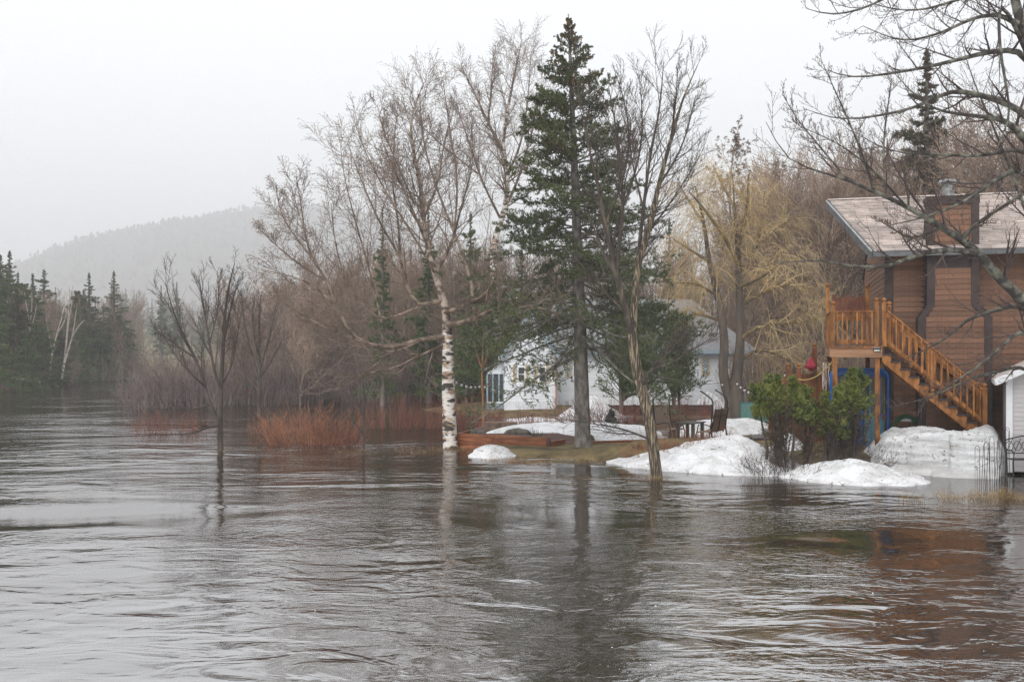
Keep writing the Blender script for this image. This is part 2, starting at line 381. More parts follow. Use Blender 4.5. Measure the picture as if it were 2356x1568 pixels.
# ---- birch on the flooded bank
def birch(name, label, base, Y, trunk, mains, g, d2, d3, d4, twig_r, wh_=8):
    t = tree_thing(name, label, 'tree', base)
    P0, R0 = limbs(trunk, base, Y, 26)
    MB().tubes(P0[:, :wh_ + 1], R0[:, :wh_ + 1], 14).build('trunk', m_birch, t, True)
    MB().tubes(P0[:, wh_:], R0[:, wh_:], 12).build('upper_trunk', m_birch_up, t, True)
    P1, R1 = limbs(mains, base, Y, 16); R1 = R1 * .78
    for q in range(len(P1)): MB().tubes(P1[q], R1[q], 7).build('limb', m_birch_limb, t, True)
    P2, R2 = spawn(P1, R1, g, d2, (.12, 1), (22, 50), (.26, .5), .55, .5, .009, .08, .09, 8)
    P2t, R2t = spawn(P0, R0, g, d2 * 3, (.55, 1), (30, 65), (.08, .2), .5, .35, .008, .08, .1, 8)
    P2 = np.concatenate([P2, P2t]); R2 = np.concatenate([R2, R2t])
    P3, R3 = spawn(P2, R2, g, d3, (.1, 1), (25, 55), (.38, .62), .5, .5, .007, .05, .1, 6)
    P3b, R3b = spawn(P1, R1, g, d3 * 2, (.25, 1), (30, 70), (.05, .11), .3, .2, .005, .06, .1, 6)
    P3 = np.concatenate([P3, P3b]); R3 = np.concatenate([R3, R3b])
    P4, R4 = spawn(P3, R3, g, d4, (.15, 1), (20, 50), (.45, .85), .4, .6, twig_r, -.03, .1, 3)
    MB().tubes(P2, R2, 5).build('branches', m_birch_limb, t, True, kind='stuff')
    tw = MB().tubes(P3, R3, 4).tubes(P4, R4, 3)
    V, F = blades(P4, g, 1, .07, .022, (0, 60), (.85, 1), -.5); tw.add(V, F)
    tw.build('twigs', m_birch_twig, t, kind='stuff')
    return t
g = np.random.default_rng(11)
Yb = wl(1030); bb = shore(1036, 1030)
birch('birch_tree', 'white birch with peeling patched bark standing in water at planter end', bb, Yb,
      [[(1037, 1046, 0, 18), (1035, 1000, 0, 16.5), (1031, 900, 0, 15), (1031, 800, 0, 13), (1028, 744, 0, 10.5), (1026, 706, .1, 9),
        (1012, 668, .2, 8), (1002, 631, .3, 7), (984, 570, .4, 6.2), (974, 504, .5, 5.4), (970, 438, .6, 5), (955, 368, .6, 4), (940, 280, .5, 2.6), (975, 190, .4, 1)]],
      [[(1030, 772, 0, 8), (963, 781, -.5, 7), (906, 800, -.9, 6.5), (854, 796, -1.2, 6), (817, 777, -1.3, 5), (789, 739, -1.4, 4.5), (770, 697, -1.5, 4), (718, 654, -1.6, 3), (676, 636, -1.6, 2), (600, 620, -1.7, 1)],
       [(770, 697, -1.5, 4), (756, 650, -1.2, 3.5), (718, 593, -1, 3), (702, 546, -.8, 2.5), (695, 485, -.6, 2), (681, 405, -.6, .8)],
       [(756, 650, -1.2, 3), (690, 610, -1.6, 2.4), (630, 560, -1.8, 1.8), (590, 520, -2, .8)],
       [(718, 593, -1, 2.4), (660, 520, -.6, 2), (640, 470, -.4, 1.4), (635, 420, -.3, .7)],
       [(1020, 690, .1, 7), (963, 706, .5, 5.5), (945, 680, .7, 5), (934, 650, .8, 4.5), (920, 588, .9, 4), (902, 560, 1, 3.5), (869, 504, 1.1, 3), (831, 415, 1.2, 2), (800, 330, 1.2, .9)],
       [(920, 588, .9, 4), (917, 509, .4, 3), (902, 427, .2, 2.4), (903, 368, .1, 2), (915, 240, .1, .8)],
       [(963, 706, .5, 4), (878, 741, .2, 3.5), (830, 700, 0, 3), (795, 650, -.2, 2.5), (770, 560, -.3, 2), (762, 470, -.4, .8)],
       [(1024, 720, 0, 7), (1060, 705, -.6, 6), (1100, 690, -1, 5), (1132, 660, -1.3, 3), (1150, 610, -1.4, 1.5)],
       [(1028, 748, 0, 8), (1070, 740, -1.2, 7), (1110, 725, -1.9, 6), (1150, 700, -2.4, 4), (1230, 705, -3, 2), (1290, 720, -3.4, .8)],
       [(1002, 631, .3, 6), (1040, 560, .6, 4), (1060, 480, .8, 3), (1090, 380, 1, 2), (1085, 290, 1, .8)],
       [(984, 570, .4, 4), (950, 480, -.4, 3), (900, 380, -.8, 2), (870, 300, -.9, .8)],
       [(1026, 790, 0, 4), (960, 820, -.6, 3), (900, 850, -1, 2.4), (830, 860, -1.3, 1.8), (770, 880, -1.4, .7)],
       [(974, 504, .5, 4), (1010, 420, .3, 3), (1020, 330, .3, 2), (1045, 250, .3, .8)],
       [(878, 741, .2, 3.2), (850, 620, 1, 2.8), (815, 500, 1.6, 2.2), (790, 400, 1.8, 1.5), (782, 320, 1.9, .7)],
       [(954, 470, .6, 3), (915, 380, 1.4, 2.4), (880, 300, 1.8, 1.6), (868, 240, 2, .7)],
       [(1002, 631, .3, 4), (950, 540, -1.2, 3), (880, 430, -1.8, 2.2), (840, 350, -2, 1.5), (815, 280, -2.1, .7)],
       [(817, 777, -1.3, 3), (760, 760, -2.2, 2.4), (690, 720, -2.8, 1.8), (640, 690, -3, .7)]],
      g, 11, 10, 4, .006)
g = np.random.default_rng(12)
bB = at(1140, 950, 58)
birch('birch_tree', 'tall forked birch rising behind the white house roof', bB, 58,
      [[(1141, 962, 0, 9), (1138, 800, 0, 8.5), (1135, 637, 0, 8), (1135, 559, 0, 7.5), (1152, 510, 0, 7), (1165, 473, 0, 6.5), (1169, 400, 0, 5.5), (1155, 344, 0, 4.5), (1165, 270, .5, 3.5), (1180, 190, .5, 2.4), (1200, 95, .5, .8)]],
      [[(1090, 950, -1, 6), (1092, 800, -1, 5.5), (1090, 671, -1, 5), (1070, 598, -1.2, 4.5), (1045, 534, -1.3, 4), (1010, 450, -1.4, 3), (975, 340, -1.4, 2), (965, 220, -1.5, .8)],
       [(1155, 344, 0, 4.5), (1122, 280, -.5, 3.5), (1092, 215, -1, 2.5), (1060, 150, -1.2, .8)],
       [(1122, 290, 0, 3), (1130, 210, .8, 2.4), (1135, 120, 1.2, .8)],
       [(1163, 478, 0, 5), (1190, 420, 1, 4), (1205, 370, 1.3, 3.5), (1225, 300, 1.8, 2.5), (1245, 200, 2.2, .8)],
       [(1169, 400, 0, 4), (1200, 330, -1, 3), (1215, 230, -1.3, 2), (1222, 120, -1.6, .8)],
       [(1150, 500, 0, 4), (1110, 420, -1.5, 3), (1080, 330, -2.2, 2.2), (1050, 240, -2.6, .8)],
       [(1045, 534, -1.3, 3.5), (1055, 420, -2, 2.6), (1035, 300, -2.3, 1.8), (1020, 190, -2.5, .8)],
       [(1100, 400, -1, 2.6), (1010, 330, -1, 2), (940, 260, -1, .8)]],
      g, 13, 10, 4, .009, 22)

# ---- front bare tree with two stems
def bare(name, label, base, Y, trunk, mains, g, mt, ml, mw, lv=(7, 6, 4), up=.06, ang=(25, 50), rmin=(.006, .004, .003), ln=(.18, .4), sides=12, tdens=0, group=None):
    t = tree_thing(name, label, 'tree', base, group)
    P0, R0 = limbs(trunk, base, Y, 24)
    MB().tubes(P0, R0, sides).build('trunk', mt, t, True)
    P1, R1 = limbs(mains, base, Y, 16)
    for q in range(len(P1)): MB().tubes(P1[q], R1[q], 7).build('limb', ml, t, True)
    P2, R2 = spawn(P1, R1, g, lv[0], (.2, 1), ang, ln, .55, .5, rmin[0], up, .06, 8)
    if tdens:
        a, b = spawn(P0, R0, g, tdens, (.5, 1), (25, 60), (.06, .16), .4, .3, rmin[0], up, .1, 8)
        P2 = np.concatenate([P2, a]); R2 = np.concatenate([R2, b])
    P3, R3 = spawn(P2, R2, g, lv[1], (.15, 1), ang, (.35, .65), .5, .55, rmin[1], up, .08, 5)
    P3b, R3b = spawn(P1, R1, g, lv[1] * 2, (.4, 1), ang, (.04, .1), .3, .2, rmin[1], up, .08, 5)
    P3 = np.concatenate([P3, P3b]); R3 = np.concatenate([R3, R3b])
    tw = MB().tubes(P2, R2, 4).tubes(P3, R3, 3)
    if lv[2]:
        P4, R4 = spawn(P3, R3, g, lv[2], (.2, 1), ang, (.35, .7), .4, .6, rmin[2], up * .5, .08, 3)
        tw.tubes(P4, R4, 3)
    tw.build('twigs', mw, t, kind='stuff')
    return t, P2, R2
g = np.random.default_rng(21)
ba = shore(1510, 1098); Ya = wl(1098)
bare('bare_tree', 'leaning bare tree with shaggy peeling bark in front of the garden glider', ba, Ya,
     [[(1512, 1118, 0, 15), (1507, 1060, 0, 13), (1502, 1020, 0, 12.5), (1492, 958, 0, 12.5), (1478, 895, 0, 13), (1463, 848, 0, 12), (1458, 801, 0, 12), (1453, 760, 0, 11), (1458, 723, .1, 9), (1462, 670, .1, 8), (1466, 610, .2, 7.5),
       (1492, 534, .2, 6.5), (1514, 430, .3, 5.5), (1544, 318, .3, 4), (1570, 228, .3, 2.6), (1605, 150, .3, .8)]],
     [[(1455, 770, 0, 9), (1442, 723, -.2, 8), (1433, 685, -.3, 7.5), (1417, 629, -.4, 6.5), (1394, 516, -.6, 5), (1372, 413, -.8, 3.5), (1350, 320, -.8, 2), (1335, 250, -.8, .8)],
      [(1417, 629, -.4, 5), (1436, 473, -.8, 4), (1425, 380, -1, 3), (1419, 301, -1, 2.2), (1400, 200, -1.1, .8)],
      [(1466, 610, .2, 5), (1480, 480, .6, 4), (1497, 344, .8, 3), (1518, 258, .9, 2.2), (1527, 140, 1, .7)],
      [(1436, 473, -.8, 3), (1470, 370, -.6, 2.2), (1480, 280, -.6, 1.5), (1470, 170, -.6, .7)],
      [(1394, 516, -.6, 3), (1440, 400, -1.2, 2.2), (1450, 290, -1.4, 1.5), (1425, 190, -1.5, .7)],
      [(1514, 430, .3, 3), (1560, 360, .8, 2.2), (1585, 290, 1, 1.5), (1600, 220, 1.1, .7)],
      [(1544, 318, .3, 2.6), (1555, 230, -.2, 1.8), (1560, 150, -.3, .7)],
      [(1480, 480, .6, 2.8), (1450, 360, 1.2, 1.8), (1440, 230, 1.3, .7)],
      [(1476, 890, 0, 4.5), (1498, 850, -.6, 3.4), (1530, 820, -1, 2.6), (1560, 790, -1.4, 1.8), (1580, 750, -1.6, .8)],
      [(1498, 850, -.6, 2.4), (1545, 835, -1.2, 1.8), (1600, 800, -1.8, 1.2), (1650, 770, -2.2, .6)],
      [(1500, 1012, 0, 3.5), (1470, 1000, -.4, 2.6), (1430, 985, -.7, 2), (1370, 975, -.9, 1.2), (1290, 962, -1.2, .6)],
      [(1440, 720, -.2, 2.8), (1380, 660, -.6, 1.8), (1330, 600, -1, .7)],
      [(1492, 534, .2, 3), (1540, 470, .8, 2), (1580, 410, 1, 1.2), (1620, 340, 1.2, .6)]],
     g, m_ash, m_ashl, m_darktwig, (12, 7, 4), .08, (20, 48), (.007, .0055, .0045), (.24, .46), tdens=30)

# ---- bare trees standing in the flood on the left
g = np.random.default_rng(22)
bl = shore(507, 1036); Yl = wl(1036)
bare('bare_tree', 'lone spreading bare tree standing in the river left of red shrubs', bl, Yl,
     [[(507, 1052, 0, 7), (507, 984, 0, 6.5), (506, 940, 0, 6), (508, 896, 0, 5), (514, 790, 0, 4), (517, 720, 0, 3), (528, 649, 0, 2), (540, 605, 0, .8)]],
     [[(506, 975, 0, 5), (482, 931, .2, 4.2), (472, 889, .3, 3.8), (451, 825, .5, 3.2), (422, 773, .6, 2.5), (398, 716, .7, 1.8), (380, 650, .7, .7)],
      [(508, 900, 0, 4), (492, 850, -.3, 3.2), (482, 790, -.5, 2.6), (468, 702, -.6, 1.8), (458, 640, -.7, .7)],
      [(514, 790, 0, 3), (530, 710, .4, 2), (549, 640, .5, .7)],
      [(451, 825, .5, 2.4), (400, 790, .2, 1.8), (355, 755, 0, .7)],
      [(482, 931, 0, 2), (450, 940, -.6, 1.6), (419, 943, -.8, 1.2), (370, 940, -1, .5)],
      [(506, 978, 0, 2), (470, 985, -.6, 1.6), (430, 1000, -.9, .6)],
      [(482, 790, -.5, 2), (505, 700, -.7, 1.5), (500, 625, -.8, .6)],
      [(472, 889, .3, 2.4), (440, 860, -.4, 1.8), (405, 820, -.7, 1.2), (375, 770, -.8, .6)],
      [(508, 890, 0, 2.6), (535, 840, .4, 2), (548, 760, .6, 1.2), (560, 690, .7, .6)]],
     g, m_wetbark, m_darktwig, m_darktwig, (11, 7, 3), .09, (20, 42), (.008, .0065, .0055), (.26, .5), tdens=16)
g = np.random.default_rng(23)
bare('bare_tree', 'slim upright bare tree behind the bright red shrub clump', shore(596, 956), wl(956),
     [[(596, 962, 0, 5), (596, 900, 0, 4.5), (597, 840, 0, 3.8), (594, 780, 0, 3), (598, 720, 0, 2), (600, 680, 0, .8)]],
     [[(597, 880, 0, 3), (575, 800, .6, 2.2), (562, 740, .8, 1.4), (555, 690, 1, .6)],
      [(597, 850, 0, 3), (620, 780, -.6, 2), (632, 720, -.8, 1.2), (640, 680, -1, .6)],
      [(595, 820, 0, 2.4), (582, 760, -.8, 1.5), (580, 700, -1, .6)],
      [(596, 900, 0, 2.4), (560, 860, .6, 1.4), (540, 800, .9, .6)],
      [(597, 870, 0, 2.4), (625, 830, 1, 1.4), (655, 770, 1.3, .6)]],
     g, m_wetbark, m_wetbark, m_wettwig, (12, 8, 4), .06, (22, 48), (.011, .009, .008), (.28, .55), tdens=24)
g = np.random.default_rng(24)
bare('sapling', 'thin dark sapling stem standing at right end of red shrubs', shore(836, 1034), wl(1034),
     [[(836, 1044, 0, 3.4), (835, 980, 0, 3), (838, 920, 0, 2.4), (834, 870, 0, 1.6), (838, 830, 0, .7)]],
     [[(836, 960, 0, 1.8), (822, 920, .3, 1.2), (815, 880, .4, .5)], [(837, 930, 0, 1.6), (850, 890, -.3, 1.1), (856, 860, -.4, .5)],
      [(836, 1000, 0, 1.6), (818, 975, -.3, 1), (808, 950, -.4, .5)]],
     g, m_darktwig, m_darktwig, m_browntwig, (5, 4, 0), .08, sides=7)

# ---- maple whose trunk stands beyond the right edge
g = np.random.default_rng(31)
Ym = 22.5; bm = np.array([*at(2440, 812, Ym)[:2], 0.0]); bm[2] = gz(bm[0], bm[1])
tm = tree_thing('maple_tree', 'dark lichened maple reaching budding branches in from the right edge', 'tree', bm)
P0, R0 = limbs([[(2442, 1130, 0, 26), (2440, 950, 0, 23), (2436, 800, 0, 22), (2430, 600, 0, 20), (2420, 400, 0, 18), (2395, 200, 0, 15), (2350, 60, 0, 11), (2325, -40, 0, 9), (2300, -200, 0, 6)]], bm, Ym, 24)
MB().tubes(P0, R0, 12).build('trunk', m_maplebark, tm, True)
ML = [[(2436, 770, 0, 14), (2400, 730, -.4, 13), (2356, 690, -.7, 12), (2304, 645, -1, 11), (2254, 582, -1.2, 10), (2211, 550, -1.3, 8), (2166, 522, -1.4, 7), (2116, 492, -1.5, 6), (2066, 464, -1.6, 5), (2015, 444, -1.6, 4), (1950, 413, -1.6, 3), (1872, 392, -1.6, 2), (1807, 366, -1.6, 1.4), (1762, 280, -1.6, .6)],
      [(2254, 582, -1.2, 7), (2191, 573, -1.6, 6), (2128, 580, -1.9, 5), (2091, 595, -2, 4.6), (2041, 612, -2.1, 4.2), (1991, 615, -2.2, 3.4), (1941, 610, -2.2, 2.6), (1891, 597, -2.3, 1.8), (1770, 606, -2.4, .6)],
      [(2405, 220, 0, 9), (2356, 118, -.3, 7), (2306, 116, -.6, 6), (2265, 122, -.8, 5.5), (2217, 134, -.9, 4.6), (2134, 155, -1, 3.6), (2015, 175, -1.1, 2.4), (1950, 178, -1.1, 1.6), (1899, 160, -1.1, .6)],
      [(2412, 330, 0, 10), (2356, 256, .3, 8), (2283, 226, .5, 7), (2223, 211, .6, 6), (2181, 211, .6, 5), (2146, 229, .6, 4.4), (2089, 253, .6, 3.4), (2015, 268, .6, 2.6), (1926, 276, .6, 1.6), (1850, 250, .6, .6)],
      [(2415, 380, 0, 11), (2351, 312, -.6, 9), (2312, 273, -.8, 6), (2223, 265, -1, 3.6), (2149, 253, -1.1, 2.8), (2100, 215, -1.1, 1.6), (2050, 160, -1.1, .6)],
      [(2418, 400, 0, 9), (2356, 336, .5, 6), (2259, 361, .9, 4.2), (2164, 355, 1.1, 3), (2045, 351, 1.3, 2), (1960, 300, 1.4, .6)],
      [(2424, 480, 0, 10), (2356, 383, -.5, 6.5), (2297, 407, -.9, 5), (2223, 464, -1.2, 3.6), (2130, 500, -1.4, 2.2), (2040, 520, -1.5, .7)],
      [(2438, 790, 0, 9), (2356, 702, .5, 6.4), (2313, 706, .7, 5.4), (2270, 720, .9, 4.4), (2224, 734, 1, 3.8), (2192, 767, 1.1, 3), (2148, 795, 1.2, 2.2), (2070, 830, 1.3, .6)],
      [(2440, 860, 0, 9), (2356, 750, -.5, 5), (2308, 792, -.8, 4.2), (2250, 845, -1, 3.2), (2195, 878, -1.1, 2.2), (2130, 920, -1.2, .6)],
      [(2440, 900, 0, 8), (2356, 838, .5, 4.4), (2289, 856, .8, 3.8), (2255, 863, .9, 3.2), (2211, 880, 1, 2.4), (2140, 915, 1.1, 1.4), (2070, 930, 1.1, .6)],
      [(2350, 60, 0, 8), (2310, 38, -.5, 5), (2278, 33, -.8, 4.2), (2230, 45, -1, 3.6), (2158, 80, -1.2, 2.8), (2074, 98, -1.3, 1.8), (1985, 60, -1.4, .6)],
      [(2325, -40, 0, 6), (2260, -20, .6, 4.4), (2196, 3, .9, 3.4), (2115, 26, 1.1, 2.4), (2040, 20, 1.2, 1.4), (1960, -10, 1.3, .6)],
      [(2290, -220, 0, 5), (2150, -80, -.8, 3.6), (2020, 10, -1.2, 2.6), (1920, 38, -1.4, 1.8), (1855, 20, -1.5, .6)],
      [(2395, 200, 0, 6), (2300, -20, -1.4, 3.6), (2297, 100, -2, 3), (2325, 250, -2.2, 2.6), (2318, 285, -2.2, 2), (2290, 350, -2.2, .6)],
      [(2211, 550, -1.3, 6), (2252, 510, -1.6, 4), (2300, 480, -1.9, 3), (2356, 440, -2.2, 2)],
      [(2166, 522, -1.4, 4), (2130, 540, -1, 3.2), (2090, 548, -.8, 2.8), (2060, 530, -.7, 2), (2020, 505, -.6, .6)],
      [(2015, 444, -1.6, 3), (1975, 330, -1.9, 2.2), (1940, 250, -2, 1.6), (1890, 140, -2.1, .6)],
      [(2040, 452, -1.6, 2.8), (2030, 340, -1.2, 2.2), (2045, 230, -1, 1.4), (2050, 190, -1, .6)],
      [(1950, 413, -1.6, 2.4), (1880, 330, -1.3, 1.8), (1830, 270, -1.2, 1.2), (1800, 215, -1.2, .6)],
      [(2090, 480, -1.6, 2.8), (2000, 380, -2.2, 2), (1930, 330, -2.4, 1.4), (1840, 290, -2.5, .6)],
      [(2435, 700, 0, 7), (2356, 470, 1.2, 4), (2290, 300, 1.6, 2.6), (2240, 190, 1.8, 1.6), (2210, 90, 1.9, .6)]]
P1, R1 = limbs(ML, bm, Ym, 20)
for q in range(len(P1)): MB().tubes(P1[q], R1[q], 7).build('limb', m_maplebark, tm, True)
P2, R2 = spawn(P1[:, 3:], R1[:, 3:], g, 15, (.05, 1), (25, 60), (.16, .36), .5, .5, .0065, .07, .07, 8)
P3, R3 = spawn(P2, R2, g, 8, (.12, 1), (25, 55), (.22, .5), .4, .6, .0048, .11, .06, 6)
P3b, R3b = spawn(P1[:, 4:], R1[:, 4:], g, 16, (.05, 1), (30, 70), (.03, .09), .3, .25, .004, .1, .08, 6)
P3 = np.concatenate([P3, P3b]); R3 = np.concatenate([R3, R3b])
P4, R4 = spawn(P3, R3, g, 2, (.25, .95), (30, 55), (.22, .45), .3, .7, .0038, .14, .06, 3)
MB().tubes(P2, R2, 5).tubes(P3, R3, 4).tubes(P4, R4, 3).build('twigs', m_mapletwig, tm, kind='stuff')
tips = np.concatenate([P4[::2, -1], P3[:, -1]])
bp_ = np.stack([tips - [0, 0, .004], tips + [0, 0, .009], tips + [0, 0, .024]], 1) + g.normal(0, .003, (len(tips), 1, 3))
MB().tubes(bp_, np.tile([.002, .0062, .001], (len(tips), 1)), 3).build('buds', m_bud, tm, kind='stuff')

# ---- conifers
def conifer(name, label, base, h, r0, z0, prof, nb, g, mb, mn, el=(-12, 40), per=(16, 5), nl=(.07, .016), nper=(6, 10), curve=.05, lean=(0, 0), sub=True, cones=None, group=None, sides=10, side_len=(.25, .45), skirt=0, flat=0., tws=None):
    t = tree_thing(name, label, 'tree', base, group)
    zz = np.linspace(-.15, h, 20); P0 = np.stack([lean[0] * np.clip(zz / h, 0, 1) ** 1.3, lean[1] * zz / h, zz], 1)[None]
    R0 = (r0 * (1 - np.clip(zz / h, 0, 1)) ** .85 + .012)[None]; R0[0, 0] *= 1.25
    MB().tubes(P0, R0, sides).build('trunk', mb, t, True)
    k = np.arange(nb); zt = z0 + (1 - z0) * ((k + g.random(nb)) / nb) ** (1.0 if skirt else .86); zt = np.clip(zt, z0, .985)
    if skirt: zt = np.where((zt < skirt) & (g.random(nb) < .62), skirt + (.85 - skirt) * g.random(nb) ** 1.5, zt)
    if skirt: u_ = (zt - z0) / (1 - z0) * 32; zt = np.where(zt < .9, z0 + (1 - z0) * (np.floor(u_) + .22 * g.random(nb)) / 32, zt)
    az = k * 2.39996 + g.normal(0, .35, nb)
    L = prof(zt) * (.72 + .4 * g.random(nb))
    e = np.radians(el[0] + (el[1] - el[0]) * ((zt - z0) / (1 - z0)) ** 1.3 + g.normal(0, 6, nb))
    d = np.stack([np.cos(az) * np.cos(e), np.sin(az) * np.cos(e), np.sin(e)], 1)
    pos = np.stack([lean[0] * zt ** 1.3, lean[1] * zt, zt * h], 1); out = [pos]
    n = 8
    for i in range(n - 1):
        c = curve if i > 3 else -curve * .6
        d = nrm(d + np.array([0, 0, 1.]) * c + g.normal(0, .05, (nb, 3))); out.append(out[-1] + d * (L / (n - 1))[:, None])
    P1 = np.stack(out, 1); R1 = np.maximum((.008 + L * .011)[:, None] * np.linspace(1, .15, n)[None], .004)
    P2, R2 = spawn(P1, R1, g, per[0], (.12, 1), (40, 62), side_len, .6, .4, .004, -.05, .06, 4, planar=.8)
    wood = MB().tubes(P1, R1, 5).tubes(P2, R2, 3)
    nee = MB(); s1 = np.clip(L / (.35 * L.max()), .3, 1); s2 = np.repeat(s1, per[0])
    if sub:
        P3, R3 = spawn(P2, R2, g, per[1], (.15, 1), (35, 60), (.25, .5), .5, .6, .003, -.04, .06, 2, planar=.6)
        wood.tubes(P3, R3, 3); V, F = blades(P3, g, nper[1], nl[0], nl[1], (25, 65), flat=flat, sc=np.repeat(s2, per[1])); nee.add(V, F)
    V, F = blades(P2, g, nper[0], nl[0], nl[1], (25, 65), (.2, 1), flat=flat, sc=s2); nee.add(V, F)
    V, F = blades(P1, g, nper[0], nl[0] * 1.1, nl[1], (25, 65), (.5, 1), sc=s1); nee.add(V, F)
    V, F = blades(P0, g, nper[0] * 5, nl[0] * .55, nl[1] * .7, (15, 50), (.95, 1)); nee.add(V, F)
    wood.build('branches', tws or mb, t, kind='stuff'); nee.build('needles', mn, t, kind='stuff')
    if cones:
        q = spawn(P2[np.repeat(zt > cones[0], per[0])], R2[np.repeat(zt > cones[0], per[0])], g, 1, (.3, .9), (40, 90), (.0, .0), absln=0, n=3)[0][:, 0]
        q = q[g.random(len(q)) < cones[1]]; K = len(q)
        cp = np.stack([q, q - [0, 0, .05], q - [0, 0, .11]], 1) + g.normal(0, .01, (K, 3, 3))
        MB().tubes(cp, np.tile([.01, .022, .006], (K, 1)), 5).build('cones', m_cone, t, kind='stuff')
    return t
g = np.random.default_rng(41)
bs = shore(1341, 1041); Ys = wl(1041); hs = (HY - 28) / FPX * Ys + CAMH
def sp_prof(z):
    y = HY - (z * hs - CAMH) / Ys * FPX
    return np.interp(y, [28, 60, 100, 150, 200, 300, 400, 500, 600, 680, 760, 860], [3, 16, 38, 60, 80, 120, 150, 178, 205, 275, 330, 320]) / FPX * Ys * np.where((y > 100) & (y < 640), 1.08, 1.0)
conifer('spruce_tree', 'tallest dark green spruce with bare grey lower trunk beside the planter', bs, hs, .25, .215, sp_prof, 165, g, m_sprucebark, m_needle,
        (-13, 46), (18, 6), (.085, .024), (10, 13), .075, (-.45, .2), cones=(.62, .55), skirt=.30, sides=16, side_len=(.2, .42))

# ------------------------------------------------------------------ background woods: prototypes, then copies
def proto_bare(seed, h, spread, lv, col, stems=1, rtw=.011):
    g = np.random.default_rng(seed)
    t = thing('bare_woodland_tree', 'x', 'tree')
    z = np.linspace(-.3, h * .9, 12)
    Ps, Rs = [], []
    for s in range(stems):
        b = g.normal(0, .25 * (stems > 1), 2); l = g.normal(0, .09 * h, 2)
        Ps.append(np.stack([b[0] + l[0] * np.clip(z / h, 0, 1) ** 1.5, b[1] + l[1] * np.clip(z / h, 0, 1) ** 1.5, z], 1) + np.cumsum(g.normal(0, .07, (12, 3)), 0) * [1, 1, 0])
        Rs.append(.0062 * h * (1 - np.clip(z / h, 0, 1)) + .012)
    P0, R0 = np.array(Ps), np.array(Rs)
    for q in range(stems): MB().tubes(P0[q], R0[q], 6).build('trunk', m_greybark if col != 'white' else m_birch_limb, t, True)
    P1, R1 = spawn(P0, R0, g, lv[0], (.12, 1), (22, 52), (.25 * spread, .5 * spread), .5, .5, .018, .08, .09, 9)
    P2, R2 = spawn(P1, R1, g, lv[1], (.15, 1), (22, 50), (.35, .6), .5, .5, .014, .05, .09, 6)
    P3, R3 = spawn(P2, R2, g, lv[2], (.15, 1), (22, 50), (.4, .75), .4, .6, rtw, .03, .1, 4)
    MB().tubes(P1, R1, 4).tubes(P2, R2, 3).tubes(P3, R3, 3).build('twigs', m_browntwig if col != 'white' else m_birch_twig, t, kind='stuff')
    return t
protos = [proto_bare(51, 9, 1.0, (22, 10, 6), 'b'), proto_bare(52, 9, .9, (16, 9, 6), 'b', 2), proto_bare(53, 9, 1.2, (12, 9, 6), 'b', 3)]
def proto_con(seed, h, w, z0, nb, mn, p=1.0, nl=(.21, .06), el=(-18, 30), per=11, nper=(20, 0), curve=.06):
    g = np.random.default_rng(seed)
    return conifer('conifer_tree', 'x', (0, 0, 0), h, .018 * h, z0, lambda z: w * (.62 + .6 * g.random(z.shape)) * np.clip(1 - (z - z0) / (1 - z0), 0.02, 1) ** p * np.clip((z - z0) * 12 + .55, 0, 1) * (.8 + .35 * np.sin(z * 60)), nb, g, m_greybark, mn, el, (per, 0), nl, nper, curve, sub=False, sides=6, side_len=(.3, .5))
pc = [proto_con(61, 12, 2.7, .06, 120, m_needlef, 1.05), proto_con(62, 12, 1.9, .08, 110, m_needlef, 1.0, per=9), proto_con(63, 12, 2.3, .10, 150, m_needleb, .95),
      proto_con(64, 8, 1.9, .02, 130, m_cedaryel, .55, (.2, .07), (10, 60), 9, (22, 0)), proto_con(65, 12, 2.8, .05, 120, m_cedard, .85, (.2, .065))]
used = set()
def put(p, loc, h0, h, g, label, group, rz=None, wide=1.0):
    s = h / h0; rz = g.random() * 6.28 if rz is None else rz
    loc = (loc[0], loc[1], max(gz(loc[0], loc[1]), -.4))
    if p.name not in used:
        used.add(p.name); place(p, loc, rz, (s * wide, s * wide, s)); p['label'] = label
        if group: p['group'] = group
        return p
    return copy_tree(p, loc, rz, (s * wide, s * wide, s), label, group)
def top_h(py, Y): return CAMH + (HY - py) / FPX * Y
g = np.random.default_rng(71)
LB = 'bare leafless tree in the grey-brown woods beyond the flooded thicket'; GB = 'bare trees of the riverside woods'
k = 0
for i in range(64):                                     # woods behind the birch and the thicket
    px = 540 + 600 * (i + g.random()) / 64; Y = 60 + 60 * g.random() ** 1.2
    topy = np.interp(px, [540, 620, 760, 900, 1140], [700, 660, 640, 600, 600]) + g.normal(0, 22)
    put(protos[i % 3], at(px, 800, Y)[:2], 9, top_h(topy, Y), g, LB, GB)
LR = 'bare leafless tree in the reddish woods right of the willow'; GR = 'bare trees right of the willow'
for i in range(46):
    px = 1720 + 330 * (i + g.random()) / 46; Y = 56 + 34 * g.random()
    topy = np.interp(px, [1720, 1800, 1900, 2050], [500, 455, 440, 430]) + g.normal(0, 24)
    put(protos[(i + 1) % 3], at(px, 800, Y)[:2], 9, top_h(topy, Y), g, LR, GR)
LH = 'bare leafless tree behind the brown house roof'; GH = 'bare trees behind the brown house'
for i in range(22):
    px = 2010 + 420 * (i + g.random()) / 22; Y = 46 + 26 * g.random()
    put(protos[i % 3], at(px, 800, Y)[:2], 9, top_h(np.interp(px, [2000, 2150, 2300, 2450], [400, 410, 340, 320]) + g.normal(0, 25), Y), g, LH, GH)
LW = 'bare leafless tree in the misty woods behind the white house'; GW = 'bare trees behind the white house'
